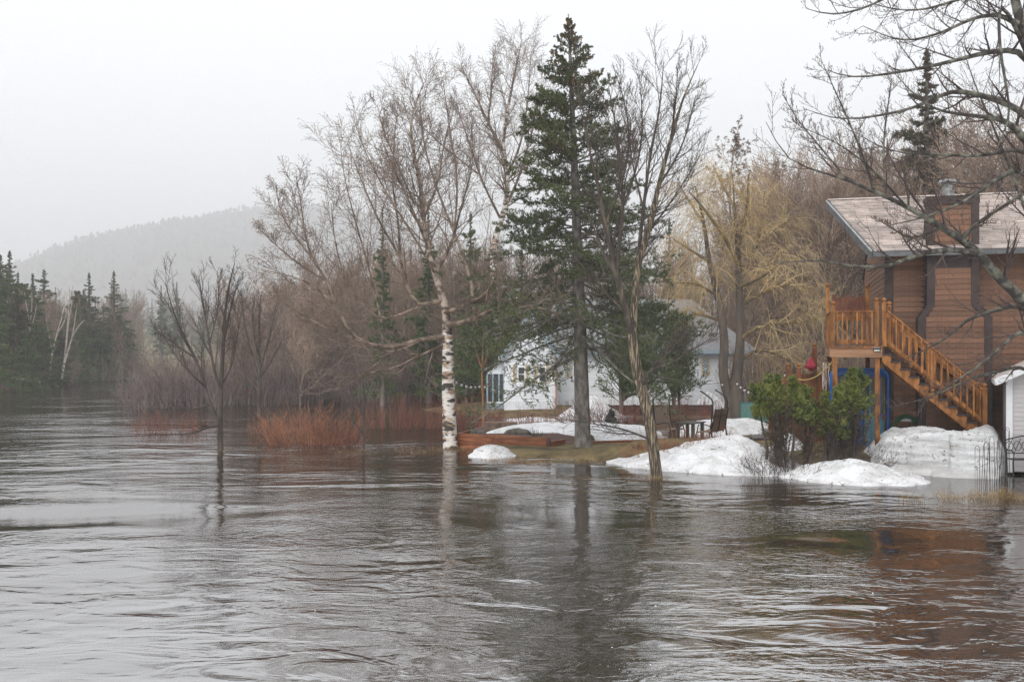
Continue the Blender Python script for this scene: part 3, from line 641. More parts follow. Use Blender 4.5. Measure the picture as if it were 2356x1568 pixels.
for i in range(26):
    px = 1160 + 590 * (i + g.random()) / 26; Y = 72 + 50 * g.random()
    put(protos[i % 3], at(px, 800, Y)[:2], 9, top_h(600 + g.normal(0, 30), Y), g, LW, GW)
# named conifers among them
for px, topy, Y, p, wd, lab in [(880, 462, 60, 1, .8, 'narrow dark spruce left of two behind the big birch limbs'), (985, 455, 63, 1, 1.1, 'dark spruce behind the main stem of the big birch'),
                               (1083, 485, 62, 4, .8, 'green pointed spruce between the two birches'), (945, 560, 70, 0, 1, 'broad dark conifer low behind the big birch'),
                               (1120, 640, 57, 4, 1.25, 'dense green fir crowding the screened porch of the white house'), (1075, 690, 56, 4, 1.2, 'dark green fir just left of the white house'),
                               (1200, 560, 75, 0, 1.3, 'misty conifer left of the tall spruce behind the white gable'), (1270, 600, 85, 2, 1.2, 'faded brownish conifer behind the white gable'),
                               (1540, 520, 100, 1, 1, 'pale misty conifer left of the willow'), (1590, 620, 80, 4, 1.3, 'green conifer behind the white house chimney pipe'),
                               (1400, 640, 74, 0, 1.2, 'conifer behind the white house main roof'),
                               (1775, 590, 95, 0, 1.0, 'faint conifer deep in the reddish woods'),
                               (2132, 128, 60, 2, 1.15, 'tall brownish spruce rising behind the brown house ridge'), (2175, 330, 66, 0, 1.1, 'lower spruce right of the tall brownish one'),
                               (2085, 390, 58, 2, 1.0, 'short brown conifer below the tall spruce behind the roof')]:
    put(pc[p], at(px, 800, Y)[:2], 8 if p == 3 else 12, top_h(topy, Y), g, lab, None, wide=wd)
# broken-topped trunk behind the brown house
bt = np.array([*at(2040, 800, 62)[:2], 0.8])
t = tree_thing('dead_tree', 'dead snapped-off grey trunk with short stubs behind the brown roof', 'tree', bt)
P, r = limbs([[(2040, 800, 0, 6), (2041, 600, 0, 5.5), (2043, 420, 0, 5), (2042, 330, 0, 3.5), (2041, 318, 0, .8)]], bt, 62, 16)
MB().tubes(P, r, 8).build('trunk', m_greybark, t, True)
P, r = spawn(P, r, g, 40, (.45, .97), (60, 100), (.03, .09), .2, .25, .01, -.05, .1, 6); MB().tubes(P, r, 4).build('stubs', m_browntwig, t, kind='stuff')
# left bank
LLs = [(-20, 548, 88, 0, 1.7, 'tall green spruce at the left edge across the river'), (22, 575, 92, 0, 1.6, 'green spruce second from the left edge across the river'),
       (75, 628, 97, 1, 1.9, 'dark pointed spruce before the misty hill left end'), (38, 660, 86, 2, 1.7, 'browned conifer over the white garden chairs'),
       (205, 626, 112, 0, 1.6, 'left of two pointed spruces by the leaning white birches'), (262, 622, 120, 0, 1.6, 'right of two pointed spruces by the leaning white birches'),
       (100, 720, 90, 4, 1.5, 'low dark cedar under the spruces across the river'), (-5, 700, 80, 4, 1.5, 'wide dark conifer at the extreme left waterside'),
       (60, 745, 83, 4, 1.3, 'drooping green cedar above the blue tarp across the river'), (140, 740, 98, 2, 1.4, 'brownish cedar right of the blue tarp'),
       (180, 700, 106, 4, 1.2, 'dark conifer behind the white birch trunks'), (235, 735, 112, 4, 1.3, 'shaded cedar below the two pointed spruces'),
       (272, 748, 122, 3, 1.25, 'rounded yellow-green cedar at far river end, left one'), (300, 756, 128, 3, 1.1, 'rounded yellow-green cedar at far river end, right one'), (245, 770, 116, 3, 1.0, 'small yellow-green cedar below the spruces')]
for px, topy, Y, p, wd, lab in LLs:
    put(pc[p], at(px, 800, Y)[:2], 8 if p == 3 else 12, top_h(topy, Y) + .3, g, lab, None, wide=wd)
for i in range(18):
    px = -40 + 330 * (i + g.random()) / 18; Y = 104 + 26 * (px + 40) / 330 + 10 * g.random()
    tp = np.interp(px, [-40, 30, 100, 200, 300], [590, 620, 690, 700, 745]) + g.normal(0, 22)
    put(pc[(0, 4, 2, 4, 0, 3)[i % 6]], at(px, 800, Y)[:2], 8 if i % 6 == 5 else 12, top_h(tp, Y), g, 'conifer in the dense dark row behind the far left bank', 'conifers behind the left bank', wide=1.5)
for i in range(16):
    px = -30 + 340 * (i + g.random()) / 16; Y = 92 + 30 * (px + 30) / 340 + 6 * g.random()
    put(protos[i % 3], at(px, 800, Y)[:2], 9, top_h(700 + g.normal(0, 20), Y), g, 'bare tree among conifers on the far left bank', 'bare trees on the left bank')
def white_birch(px0, pts, lab, Y, g, forks):
    b = np.array([*at(px0, 860, Y)[:2], 0.0]); 
    bare('white_birch', lab, b, Y, [[(a, b_, c_ - 4, d_ * 1.0) for a, b_, c_, d_ in pts]], [[(a, b_, c_ - 4, d_ * 1.0) for a, b_, c_, d_ in L] for L in forks], g, m_whitewood, m_whitewood, m_birch_twig, (6, 5, 2), .06, (25, 50), (.014, .01, .009), (.2, .4), sides=8)
white_birch(142, [(142, 872, 0, 2.6), (150, 820, 0, 2.3), (155, 760, 0, 2), (158, 720, 0, 1.6), (160, 660, 0, .6)], 'clump of white birch stems leaning over the far bank', 100, g,
            [[(143, 850, 0, 2), (158, 800, 0, 1.8), (172, 760, 0, 1.4), (195, 735, 0, .6)], [(146, 845, 0, 1.8), (168, 770, .5, 1.5), (176, 710, .5, .6)], [(155, 760, 0, 1.4), (166, 690, 0, .6)]])
white_birch(112, [(112, 878, 0, 2.2), (118, 820, 0, 2), (130, 770, 0, 1.7), (146, 720, 0, 1.2), (150, 668, 0, .5)], 'single leaning white birch left of the white birch clump', 99, g,
            [[(130, 770, 0, 1.4), (146, 745, 0, 1), (155, 715, 0, .4)], [(120, 810, 0, 1.2), (112, 770, 0, .9), (106, 730, 0, .4)]])
white_birch(68, [(68, 875, 0, 1.8), (69, 800, 0, 1.7), (68, 740, 0, 1.5), (60, 700, 0, 1), (56, 672, 0, .4)], 'thin white birch in front of the dark left spruces', 96, g,
            [[(69, 745, 0, 1.2), (74, 705, 0, .9), (73, 670, 0, .4)], [(68, 760, 0, 1), (80, 730, 0, .7), (84, 700, 0, .4)]])
white_birch(236, [(230, 869, 0, 1.8), (238, 840, 0, 1.6), (252, 815, 0, 1.2), (262, 800, 0, .4)], 'short leaning pale birch at the water before yellow cedars', 122, g,
            [[(232, 862, 0, 1.4), (234, 835, 0, 1.1), (238, 812, 0, .4)], [(240, 835, 0, 1), (244, 818, 0, .7), (246, 800, 0, .4)]])
# misty far woods closing the river
for i in range(110):
    px = 120 + 680 * (i + g.random()) / 110; Y = 190 + 420 * g.random() ** 1.3
    if i % 5 < 3: put(pc[(0, 1, 0)[i % 3]], at(px, 800, Y)[:2], 12, top_h(np.interp(px, [280, 340, 400, 560, 800], [700, 680, 690, 690, 690]) + g.normal(0, 22), Y) - max(0, gz(at(px, 800, Y)[0], Y)), g, 'faded conifer in the misty woods where the river bends', 'misty conifers at the river bend', wide=1.25)
    else: put(protos[i % 3], at(px, 800, Y)[:2], 9, top_h(715 + g.normal(0, 20), Y) - max(0, gz(at(px, 800, Y)[0], Y)), g, 'faded bare tree in the misty woods where the river bends', 'misty bare trees at the river bend', wide=1.4)
# wooded hillside: too far to tell the trees apart
g = np.random.default_rng(81); K = 7500
hx_ = -1500 + 2300 * g.random(K); hy_ = 1350 + 1200 * g.random(K) ** .7; hz_ = hill_h(hx_, hy_); hh = 7 + 9 * g.random(K) ** 2
b = np.stack([hx_, hy_, hz_], 1); tp = b + np.stack([g.normal(0, .5, K), g.normal(0, .5, K), hh], 1)
MB().tubes(np.stack([b, b * .5 + tp * .5, tp], 1), np.stack([np.full(K, .3), 2.2 + 3 * g.random(K), np.full(K, .15)], 1), 3).build(
    'hill_forest', mat('hill_trees', (.06, .05, .045), (.11, .09, .08), .05, 1, irand=.5), kind='stuff', label='bare woods covering the misty far hill', cat='woods')

# ------------------------------------------------------------------ shrubs, thickets, willow
def shrub(name, label, base, rx, ry, h, n, g, mw, r=.008, spread=.35, sub=(4, 3), kind_part='stems', up=.02, cat='shrub', r2=.004, group=None):
    t = tree_thing(name, label, cat, base, group)
    a = g.random(n) * 6.283; q = np.sqrt(g.random(n)); x = rx * q * np.cos(a); y = ry * q * np.sin(a)
    d = nrm(np.stack([x / (rx + .01) * spread + g.normal(0, spread * .4, n), y / (ry + .01) * spread + g.normal(0, spread * .4, n), np.ones(n)], 1))
    L = h * (.35 + .75 * g.random(n)) * (1 - .25 * q); out = [np.stack([x, y, np.full(n, -.3)], 1)]; m = 7
    for i in range(m - 1):
        d = nrm(d + [0, 0, up] + g.normal(0, .05, (n, 3))); out.append(out[-1] + d * ((L + .3) / (m - 1))[:, None])
    P = np.stack(out, 1); Rr = (r * (.7 + .6 * g.random(n)))[:, None] * np.linspace(1, .35, m)[None]
    b = MB().tubes(P, Rr, 4)
    if sub[0]:
        P2, R2 = spawn(P, Rr, g, sub[0], (.2, 1), (18, 45), (.2, .4), .4, .6, r2, .04, .08, 5); b.tubes(P2, R2, 3)
        if sub[1]:
            P3, R3 = spawn(P2, R2, g, sub[1], (.2, 1), (18, 45), (.25, .5), .4, .6, r2, .04, .08, 3); b.tubes(P3, R3, 3)
    b.build(kind_part, mw, t, kind='stuff')
    return t
def shpos(px, py): p = shore(px, py); p[2] = 0; return p
g = np.random.default_rng(91)
shrub('red_dogwood', 'brightest orange-red dogwood clump standing in open water', shpos(715, 1022), 1.5, .85, 1.6, 170, g, m_redtwig, .011, .58, (4, 2), r2=.006)
shrub('red_dogwood', 'fainter left end of orange-red dogwood near the lone tree', shpos(640, 1000), 1.0, .8, 1.0, 130, g, m_redtwig, .008, .45, (3, 2))
shrub('red_dogwood', 'sparse reddish stems leaning at right of the bright dogwood', shpos(785, 1024), .7, .5, 1.15, 60, g, m_redtwig2, .009, .5, (3, 2))
shrub('red_dogwood', 'dull red dogwood hedge behind and left of the white birch', shpos(945, 984), 2.2, 1.0, 1.5, 260, g, m_redtwig2, .009, .3, (3, 2))
shrub('red_dogwood', 'dull red dogwood between the white birch and the porch', shpos(1080, 986), 1.2, .9, 1.55, 170, g, m_redtwig2, .009, .4, (3, 2))
shrub('red_dogwood', 'small dull red shrub left of the lone spreading tree', shpos(405, 995), 1.5, .7, 1.1, 120, g, m_redtwig2, .008, .4, (3, 2))
shrub('red_dogwood', 'low rusty bush lying at the glider on the snow', at(1560, 1040, 28.6), 1.3, .5, .85, 200, g, m_redtwig, .006, 1.0, (3, 2), up=-.03)
shrub('red_dogwood', 'sparse tall red stems in front of the glider table', at(1620, 1030, 30.5), .9, .5, 1.0, 40, g, m_redtwig, .006, .5, (3, 2))
shrub('red_dogwood', 'brownish brush in front of the white house wall', at(1250, 975, 44), 2.2, 1.0, .95, 190, g, m_redtwig2, .008, .6, (3, 2))
shrub('red_dogwood', 'reddish brush around the small blue spruce', at(1400, 960, 45), 2.0, 1.0, 1.1, 150, g, m_redtwig2, .008, .6, (3, 2))
shrub('red_dogwood', 'reddish brush behind the glider before the low brown wall', at(1590, 965, 46), 2.0, .8, 1.3, 170, g, m_redtwig2, .008, .4, (3, 2))
m_alder = mat('alder_stems', (.11, .08, .075), (.17, .13, .12), 1, .8, irand=.3)
for i, (px, py, rx, h, n, lab) in enumerate([(345, 940, 1.7, 2.9, 90, 'leftmost dark alder clump reaching into the river'), (400, 936, 1.8, 3.6, 120, 'dark alder clump second from the river'),
        (455, 938, 1.8, 3.7, 110, 'dark alder clump behind the lone spreading tree'), (530, 930, 1.9, 3.4, 110, 'alder clump left of the slim upright tree'),
        (630, 930, 2.0, 3.6, 110, 'alder clump right of the slim upright tree'), (700, 925, 2.2, 3.6, 110, 'alder clump behind the bright red dogwood'),
        (780, 920, 2.2, 3.8, 110, 'alder clump behind the thin sapling'), (860, 925, 2.2, 3.8, 110, 'alder clump left of the dull red hedge'), (930, 915, 2.3, 3.8, 110, 'alder clump behind the dull red hedge'),
        (990, 912, 2.3, 3.8, 100, 'alder clump behind the white birch trunk')]):
    if i < 3: PA = globals().setdefault('PA', []); PA.append((shrub('alder_thicket', lab, shpos(px, py), rx, 1.5, h, n + 30, g, m_alder, .016, .24, (5, 3), cat='thicket', r2=.009), rx, h))
    else: q, r0_, h0_ = PA[i % 3]; copy_tree(q, shpos(px, py), g.random() * 6, (1.1 * rx / r0_, 1.1, h / h0_), lab)
# shrubby fringe at the foot of the far woods
for i in range(26):
    px = 1700 + 330 * (i + g.random()) / 26; p = at(px, 880, 52 + 8 * g.random()); p[2] = gz(p[0], p[1])
    if i < 3: fr = shrub('brush_clump', 'x', (0, 0, 0), 1.4, 1.2, 3.4, 90, np.random.default_rng(i), m_browntwig, .014, .25, (5, 3), cat='brush', r2=.009); PB = globals().setdefault('PB', []); PB.append(fr); o = fr; place(o, p, 0)
    else: o = copy_tree(PB[i % 3], p, g.random() * 6, .8 + .5 * g.random())
    o['label'] = 'bare brush clump at the foot of the reddish woods'; o['group'] = 'brush at the foot of the woods'
for i in range(34):
    px = (560 + 560 * g.random()) if i < 24 else (-20 + 340 * g.random()); Y = (66 + 26 * g.random()) if i < 24 else (86 + 40 * px / 340)
    p = at(px, 880, Y); p[2] = max(-.2, gz(p[0], p[1]))
    o = copy_tree(PB[i % 3], p, g.random() * 6, 1 + .5 * g.random())
    o['label'] = 'bare brush in the flooded wood behind the red dogwoods' if i < 24 else 'bare brush along the far left bank'; o['group'] = 'flooded brush' if i < 24 else 'left bank brush'

# willow
g = np.random.default_rng(95)
Yw = 45.5; bw = np.array([*at(1684, 900, Yw)[:2], .2])
t = tree_thing('willow_tree', 'two-stemmed yellow weeping willow in front of the white house wing', 'tree', bw)
tr = [[(1690, 975, 0, 23), (1686, 930, 0, 22), (1692, 880, 0, 14), (1700, 830, 0, 12), (1704, 780, 0, 10), (1702, 700, 0, 9), (1700, 640, 0, 8), (1698, 570, 0, 6), (1690, 480, 0, 3), (1685, 400, 0, 1)],
      [(1684, 930, 0, 14), (1668, 880, 0, 12), (1662, 850, 0, 11), (1668, 790, 0, 10), (1662, 740, 0, 9), (1652, 680, 0, 7), (1630, 600, 0, 6), (1622, 520, 0, 4), (1600, 430, 0, 1.5)]]
P0, R0 = limbs(tr, bw, Yw, 22); [MB().tubes(P0[q], R0[q], 12).build('trunk', m_willowbark, t, True) for q in range(2)]
wm = [[(1700, 640, 0, 6), (1740, 570, .6, 4.5), (1755, 500, 1, 3.4), (1760, 440, 1, 1.5)], [(1700, 610, 0, 6), (1665, 540, -.8, 4), (1620, 480, -1.2, 3), (1585, 440, -1.5, 1.2)],
      [(1698, 570, 0, 5), (1720, 480, -.8, 3.4), (1722, 400, -1, 1.2)], [(1702, 700, 0, 6), (1780, 660, 1, 4), (1840, 650, 1.6, 2.6), (1880, 670, 2, 1)],
      [(1630, 600, 0, 4), (1580, 570, 1, 3), (1550, 550, 1.4, 1.2)], [(1652, 680, 0, 4), (1600, 650, -1, 3), (1555, 650, -1.4, 1.2)],
      [(1704, 780, 0, 6), (1760, 740, -1, 4.4), (1820, 745, -1.6, 3), (1890, 730, -2, 1.6), (1915, 720, -2.2, .8)], [(1622, 520, 0, 3.4), (1590, 470, 1, 2.4), (1560, 420, 1.3, 1)],
      [(1700, 830, 0, 5), (1745, 800, 1, 3.6), (1800, 820, 1.6, 2.4), (1850, 850, 2, 1)], [(1662, 740, 0, 4), (1610, 720, 1, 3), (1570, 730, 1.4, 1.2)],
      [(1740, 570, .6, 3.4), (1790, 520, 1.6, 2.4), (1830, 500, 2, 1)], [(1690, 480, 0, 3), (1660, 420, 1, 2), (1640, 380, 1.2, .8)],
      [(1700, 660, 0, 4.4), (1750, 640, -1.6, 3.4), (1800, 600, -2.4, 2.2), (1850, 590, -2.8, .8)]]
P1, R1 = limbs(wm, bw, Yw, 14); [MB().tubes(P1[q], R1[q], 6).build('limb', mat('willow_limb', (.20, .14, .06), (.10, .075, .05), 2, .8), t, True) for q in range(len(P1))]
P2, R2 = spawn(P1, R1, g, 11, (.2, 1), (25, 60), (.25, .5), .4, .5, .009, .03, .1, 9)
P2b, R2b = spawn(P0, R0, g, 16, (.45, 1), (35, 70), (.1, .22), .3, .2, .009, .03, .1, 9)
P2 = np.concatenate([P2, P2b]); R2 = np.concatenate([R2, R2b])
P3, R3 = spawn(P2, R2, g, 10, (.15, 1), (30, 80), (.5, 1.5), .2, .5, .006, -.24, .08, 7, absln=1.35)
P4, R4 = spawn(P3, R3, g, 2, (.1, .7), (15, 40), (.4, .8), .2, .7, .006, -.3, .07, 4)
MB().tubes(P2, R2, 4).tubes(P3, R3, 3).tubes(P4, R4, 3).build('strands', m_willow, t, kind='stuff')
# seed-laden trees behind the willow
def seed_tree(px, topy, wdt, Y, lab, g, n):
    b = np.array([*at(px, 880, Y)[:2], .4]); h = top_h(topy, Y)
    t = tree_thing('seed_tree', lab, 'tree', b)
    z = np.linspace(-.3, h, 14); P0 = np.stack([.3 * np.sin(z * .4), .2 * np.sin(z * .5), z], 1)[None]; R0 = (.16 * (1 - np.clip(z / h, 0, 1)) + .02)[None]
    MB().tubes(P0, R0, 7).build('trunk', m_greybark, t, True)
    P1, R1 = spawn(P0, R0, g, n, (.3, 1), (20, 45), (.15 * wdt, .32 * wdt), .55, .4, .014, .12, .06, 8)
    P2, R2 = spawn(P1, R1, g, 7, (.2, 1), (25, 50), (.25, .45), .4, .5, .009, .06, .08, 5)
    P3, R3 = spawn(P2, R2, g, 4, (.3, 1), (30, 60), (.3, .5), .4, .5, .008, -.05, .08, 4)
    MB().tubes(P1, R1, 4).tubes(P2, R2, 3).tubes(P3, R3, 3).build('twigs', m_browntwig, t, kind='stuff')
    V, F = blades(P3, g, 7, .16, .05, (40, 90), (.4, 1), -.9); MB().add(V, F).build('seed_clusters', m_seed, t, kind='stuff')
seed_tree(1690, 352, 1.0, 62, 'brown seed-laden tree topping out above the willow', g, 34)
seed_tree(1792, 420, .9, 64, 'smaller brown seed-laden tree right of the willow top', g, 24)

# cedars before the white house wing
def cedar(name, label, base, h, w, n, g, ml, trunks=3, z0=.25, rad=.06, nper=16, leaf=(.10, .035), lean=0, tap=.55):
    t = tree_thing(name, label, 'tree', base)
    z = np.linspace(-.1, h * .93, 10); Ps = []; Rs = []
    for s in range(trunks):
        o = g.normal(0, .12, 2) if trunks > 1 else (0, 0); l = g.normal(0, .12 * w, 2)
        Ps.append(np.stack([o[0] + l[0] * z / h + lean * np.clip(z / h, 0, 1) ** 1.5, o[1] + l[1] * z / h, z], 1) + g.normal(0, .015, (10, 3))); Rs.append(rad * (1 - .85 * np.clip(z / h, 0, 1)))
    P0, R0 = np.array(Ps), np.array(Rs); [MB().tubes(P0[q], R0[q], 7).build('trunk', m_darktwig if h < 4 else m_greybark, t, True) for q in range(trunks)]
    P1, R1 = spawn(P0, R0, g, n, (z0, 1), (35, 75), (.28 * w / h, .62 * w / h), tap, .3, .006, .12, .1, 6)
    P2, R2 = spawn(P1, R1, g, 9, (.25, 1), (25, 55), (.25, .5), .3, .5, .004, .05, .1, 3)
    MB().tubes(P1, R1, 4).tubes(P2, R2, 3).build('branches', m_darktwig, t, kind='stuff')
    lf = MB(); V, F = blades(P2, g, nper, leaf[0], leaf[1], (20, 60), up=.15); lf.add(V, F); V, F = blades(P1, g, nper, leaf[0], leaf[1], (20, 60), (.4, 1), up=.15); lf.add(V, F)
    lf.build('leaves', ml, t, kind='stuff')
    return t
g = np.random.default_rng(101)
for px, py, Y, h, w, lab in [(1432, 945, 46.5, 4.6, 3.4, 'dark multi-trunk cedar just right of the spruce'), (1485, 945, 46, 4.8, 3.4, 'dark cedar in front of the white house middle'),
                             (1555, 940, 47, 4.4, 2.8, 'rightmost drooping cedar before the white house wing')]:
    cedar('cedar_tree', lab, at(px, py, Y), h, w, 50, g, m_cedard, 3, .10, .08, 10, (.13, .042))
# trimmed arborvitae hedge on the snow
g = np.random.default_rng(103)
for i, (px, py, topy, w, z0, lean, lab) in enumerate([(1808, 1076, 872, 1.1, .48, -.1, 'arborvitae with tallest tip at left of the hedge clump'), (1785, 1070, 890, 1.0, .5, -.62, 'arborvitae leaning far left out of the hedge clump'),
        (1858, 1072, 893, 1.1, .42, .05, 'dark middle arborvitae with ragged brown base'), (1905, 1070, 905, .9, .35, .05, 'thin arborvitae between middle and right hedge plants'),
        (1938, 1066, 893, .9, .42, -.1, 'arborvitae just left of the tallest bright green one'), (1972, 1062, 858, 1.25, .42, .0, 'tallest bright green arborvitae before the blue pedal boat')]):
    Y = 26.3 + .1 * i; b = at(px, py, Y); h = top_h(topy, Y) - b[2]
    tr = cedar('arborvitae', lab, b, h * 1.08, w * .92, 46, g, m_cedar, 3, z0 + .07, .045, 24, (.06, .021), lean, .8)
    tr['category'] = 'shrub'
    P = np.zeros((5, 6, 3)); 
    for q in range(5): P[q] = np.stack([np.linspace(0, g.normal(0, .22), 6), np.linspace(0, g.normal(0, .2), 6), np.linspace(0, h * .75, 6)], 1)
    a, ra = spawn(P, np.full((5, 6), .012), g, 34, (.02, 1), (30, 80), (.12, .34), .2, .4, .004, .03, .14, 6)
    a2, ra2 = spawn(a, ra, g, 4, (.2, 1), (30, 70), (.3, .5), .2, .5, .003, 0, .14, 3)
    MB().tubes(P, np.full((5, 6), .014), 5).tubes(a, ra, 3).tubes(a2, ra2, 3).build('dead_twigs', m_darktwig, tr, kind='stuff')
    V, F = blades(a2, g, 4, .05, .018, (20, 70)); MB().add(V, F).build('dead_leaves', m_brownleaf, tr, kind='stuff')
shrub('tangle_shrub', 'tangled low bare twigs at the foot of the hedge clump', at(1800, 1085, 25.6), .9, .45, .75, 110, g, m_darktwig, .006, .9, (5, 3))
shrub('tangle_shrub', 'arching bare brambles at the right foot of the hedge', at(1975, 1068, 25.9), .6, .35, .7, 70, g, m_darktwig, .006, 1.0, (5, 3), up=-.04)

# small blue spruce and the young red-stemmed tree
g = np.random.default_rng(105)
conifer('small_spruce', 'knee-high blue-green spruce seedling on the snow behind the tall spruce', at(1406, 986, 41), .82, .03, .05, lambda z: .42 * (1 - z) + .03, 40, g, m_greybark, m_needle2, (0, 45), (8, 0), (.07, .02), (12, 0), .04, sub=False)
bare('sapling', 'young rust-stemmed tree beside the screened porch', shore(1111, 994), wl(994), [[(1112, 1000, 0, 3), (1112, 930, 0, 2.6), (1108, 860, 0, 2.2), (1110, 820, 0, 1.6), (1112, 780, 0, .6)]],
     [[(1110, 850, 0, 1.8), (1098, 820, .2, 1.2), (1092, 790, .3, .5)], [(1110, 845, 0, 1.8), (1122, 820, -.2, 1.2), (1128, 795, -.3, .5)], [(1111, 900, 0, 1.6), (1124, 880, .3, 1), (1130, 860, .4, .4)]],
     g, mat('rusty_bark', (.22, .10, .05), (.30, .15, .08), 4, .7), m_redtwig, m_redtwig, (5, 4, 0), sides=7)

# ------------------------------------------------------------------ snow
def snow_mat(name, dirt, amt, c1=(.70, .71, .73), c2=(.50, .50, .50), band=0):
    m = bpy.data.materials.new(name); m.use_nodes = True; n, l = m.node_tree.nodes, m.node_tree.links; b = n['Principled BSDF']
    b.inputs['Roughness'].default_value = .65; b.inputs['Specular IOR Level'].default_value = .3
    tc = n.new('ShaderNodeTexCoord')
    def ns(scale, det, st=(1, 1, 1)):
        mp = n.new('ShaderNodeMapping'); mp.inputs['Scale'].default_value = st; l.new(tc.outputs['Object'], mp.inputs[0])
        t = n.new('ShaderNodeTexNoise'); t.inputs['Scale'].default_value = scale; t.inputs['Detail'].default_value = det; l.new(mp.outputs[0], t.inputs[0]); return t.outputs[0]
    def mr(v, a, b_):
        r = n.new('ShaderNodeMapRange'); r.inputs[1].default_value = a; r.inputs[2].default_value = b_; l.new(v, r.inputs[0]); return r.outputs[0]
    base = n.new('ShaderNodeMix'); base.data_type = 'RGBA'; base.inputs[6].default_value = (*c1, 1); base.inputs[7].default_value = (*c2, 1); l.new(mr(ns(2.2, 5) if not band else ns(2.0, 5, (.35, .35, 3.5)), .42, .68), base.inputs[0])
    mu = n.new('ShaderNodeMath'); mu.operation = 'MULTIPLY'; l.new(mr(ns(13, 8), .63 - amt, .66 - amt), mu.inputs[0]); l.new(mr(ns(1.5, 3), .42 - amt, .55), mu.inputs[1])
    d = n.new('ShaderNodeMix'); d.data_type = 'RGBA'; d.inputs[7].default_value = (*dirt, 1); l.new(base.outputs[2], d.inputs[6]); l.new(mu.outputs[0], d.inputs[0])
    l.new(d.outputs[2], b.inputs['Base Color'])
    bp = n.new('ShaderNodeBump'); bp.inputs['Strength'].default_value = .9; bp.inputs['Distance'].default_value = .10; l.new(ns(5, 8), bp.inputs['Height']); l.new(bp.outputs[0], b.inputs['Normal'])
    return m
m_snow = snow_mat('old_snow', (.16, .12, .09), .012, (.69, .69, .70), (.47, .465, .46)); m_snowd = snow_mat('dirty_snow', (.22, .19, .16), .03, (.66, .665, .67), (.38, .375, .37), 1)
DEB = []
def mound(name, label, outline, peak, h, p=1.6, q=1.0, m=None, z0=.045, amp=.06, freq=1.2, cat='snow', bits=160, tilt=0.):
    o = np.array(outline, float); o = np.vstack([o, o[:1]])
    d = np.concatenate([[0], np.cumsum(np.linalg.norm(np.diff(o, axis=0), axis=1))]); K = 120
    s = np.linspace(0, d[-1], K, endpoint=False); ex = np.interp(s, d, o[:, 0]); ey = np.interp(s, d, o[:, 1])
    for _ in range(3): ex = (np.roll(ex, 1) + 2 * ex + np.roll(ex, -1)) / 4; ey = (np.roll(ey, 1) + 2 * ey + np.roll(ey, -1)) / 4
    ex = ex + .22 * fbm(s * 1.6, s * 0 + 1) * 2; ey = ey + .16 * fbm(s * 1.6, s * 0 + 9) * 2
    rr = np.concatenate([np.linspace(0, .9, 28), [.93, .955, .975, .99, 1.0]]); cx, cy_ = peak
    X = cx + (ex[None] - cx) * rr[:, None]; Yy = cy_ + (ey[None] - cy_) * rr[:, None]
    Z = z0 + h * np.clip(1 - rr[:, None] ** p, 0, 1) ** q
    Z = z0 + (Z - z0) * (1 + tilt * (X - cx)); fade = np.clip((1 - rr[:, None]) * 8, 0, 1)
    Z = Z + fade * (amp * 2 * fbm(X * freq, Yy * freq, 5) + .7 * amp * fbm(X * 3.3, Yy * 3.3, 4) + .35 * amp * fbm(X * 9, Yy * 9, 2))
    X = np.vstack([X, cx + (X[-1:] - cx) * .985]); Yy = np.vstack([Yy, cy_ + (Yy[-1:] - cy_) * .985]); Z = np.vstack([Z, np.full((1, Z.shape[1]), z0 - .12)])
    if bits:
        gq = np.random.default_rng(int(abs(cx * 97 + cy_ * 13))); ii = gq.integers(2, len(rr) - 2, bits); jj = gq.integers(0, K, bits)
        pp = np.stack([X[ii, jj], Yy[ii, jj], Z[ii, jj]], 1) + np.stack([gq.normal(0, .02, bits), gq.normal(0, .02, bits), np.full(bits, .006)], 1)
        dd = gq.normal(0, 1, (bits, 3)) * [1, 1, .25]; dd = nrm(dd) * (.008 + .06 * gq.random((bits, 1)) ** 5)
        DEB.append((np.stack([pp - dd, pp + dd * .1 + [0, 0, .008], pp + dd], 1), np.tile([.002, .005, .0015], (bits, 1))))
    X = np.concatenate([X, X[:, :1]], 1); Yy = np.concatenate([Yy, Yy[:, :1]], 1); Z = np.concatenate([Z, Z[:, :1]], 1)
    b = np.array([cx, cy_, 0]); V = np.stack([X, Yy, Z], -1) - b
    i = np.arange(V.shape[0] * V.shape[1]).reshape(V.shape[:2])
    mb = MB().add(V.reshape(-1, 3), np.stack([i[:-1, :-1], i[:-1, 1:], i[1:, 1:], i[1:, :-1]], -1).reshape(-1, 4))
    return mb.build(name, m or m_snow, None, True, loc=tuple(b), label=label, cat=cat)
xy = lambda px, py: tuple(shore(px, py)[:2])
xd = lambda px, Y: tuple(at(px, 800, Y)[:2])
mound('snow_pile', 'long white snow mound at the front bare tree trunk', [xy(1392, 1063), xy(1450, 1076), xy(1520, 1083), xy(1600, 1089), xy(1700, 1094), xy(1800, 1096), xd(1850, 26.5), xd(1830, 29), xd(1740, 30), xd(1640, 30.2), xd(1560, 30.2), xd(1480, 29.8)], xd(1690, 28.2), .80, 1.1, 1.05, amp=.15, freq=1.5, bits=170)
mound('snow_pile', 'lower white snow mound in front of the arborvitae hedge', [xy(1788, 1096), xy(1850, 1106), xy(1920, 1115), xy(2000, 1118), xy(2080, 1118), xy(2158, 1112), xd(2110, 25.2), xd(2020, 26.3), xd(1900, 26.6), xd(1810, 26.3)], xd(1955, 25.3), .42, 1.25, 1.0, amp=.10, freq=1.7, bits=170)
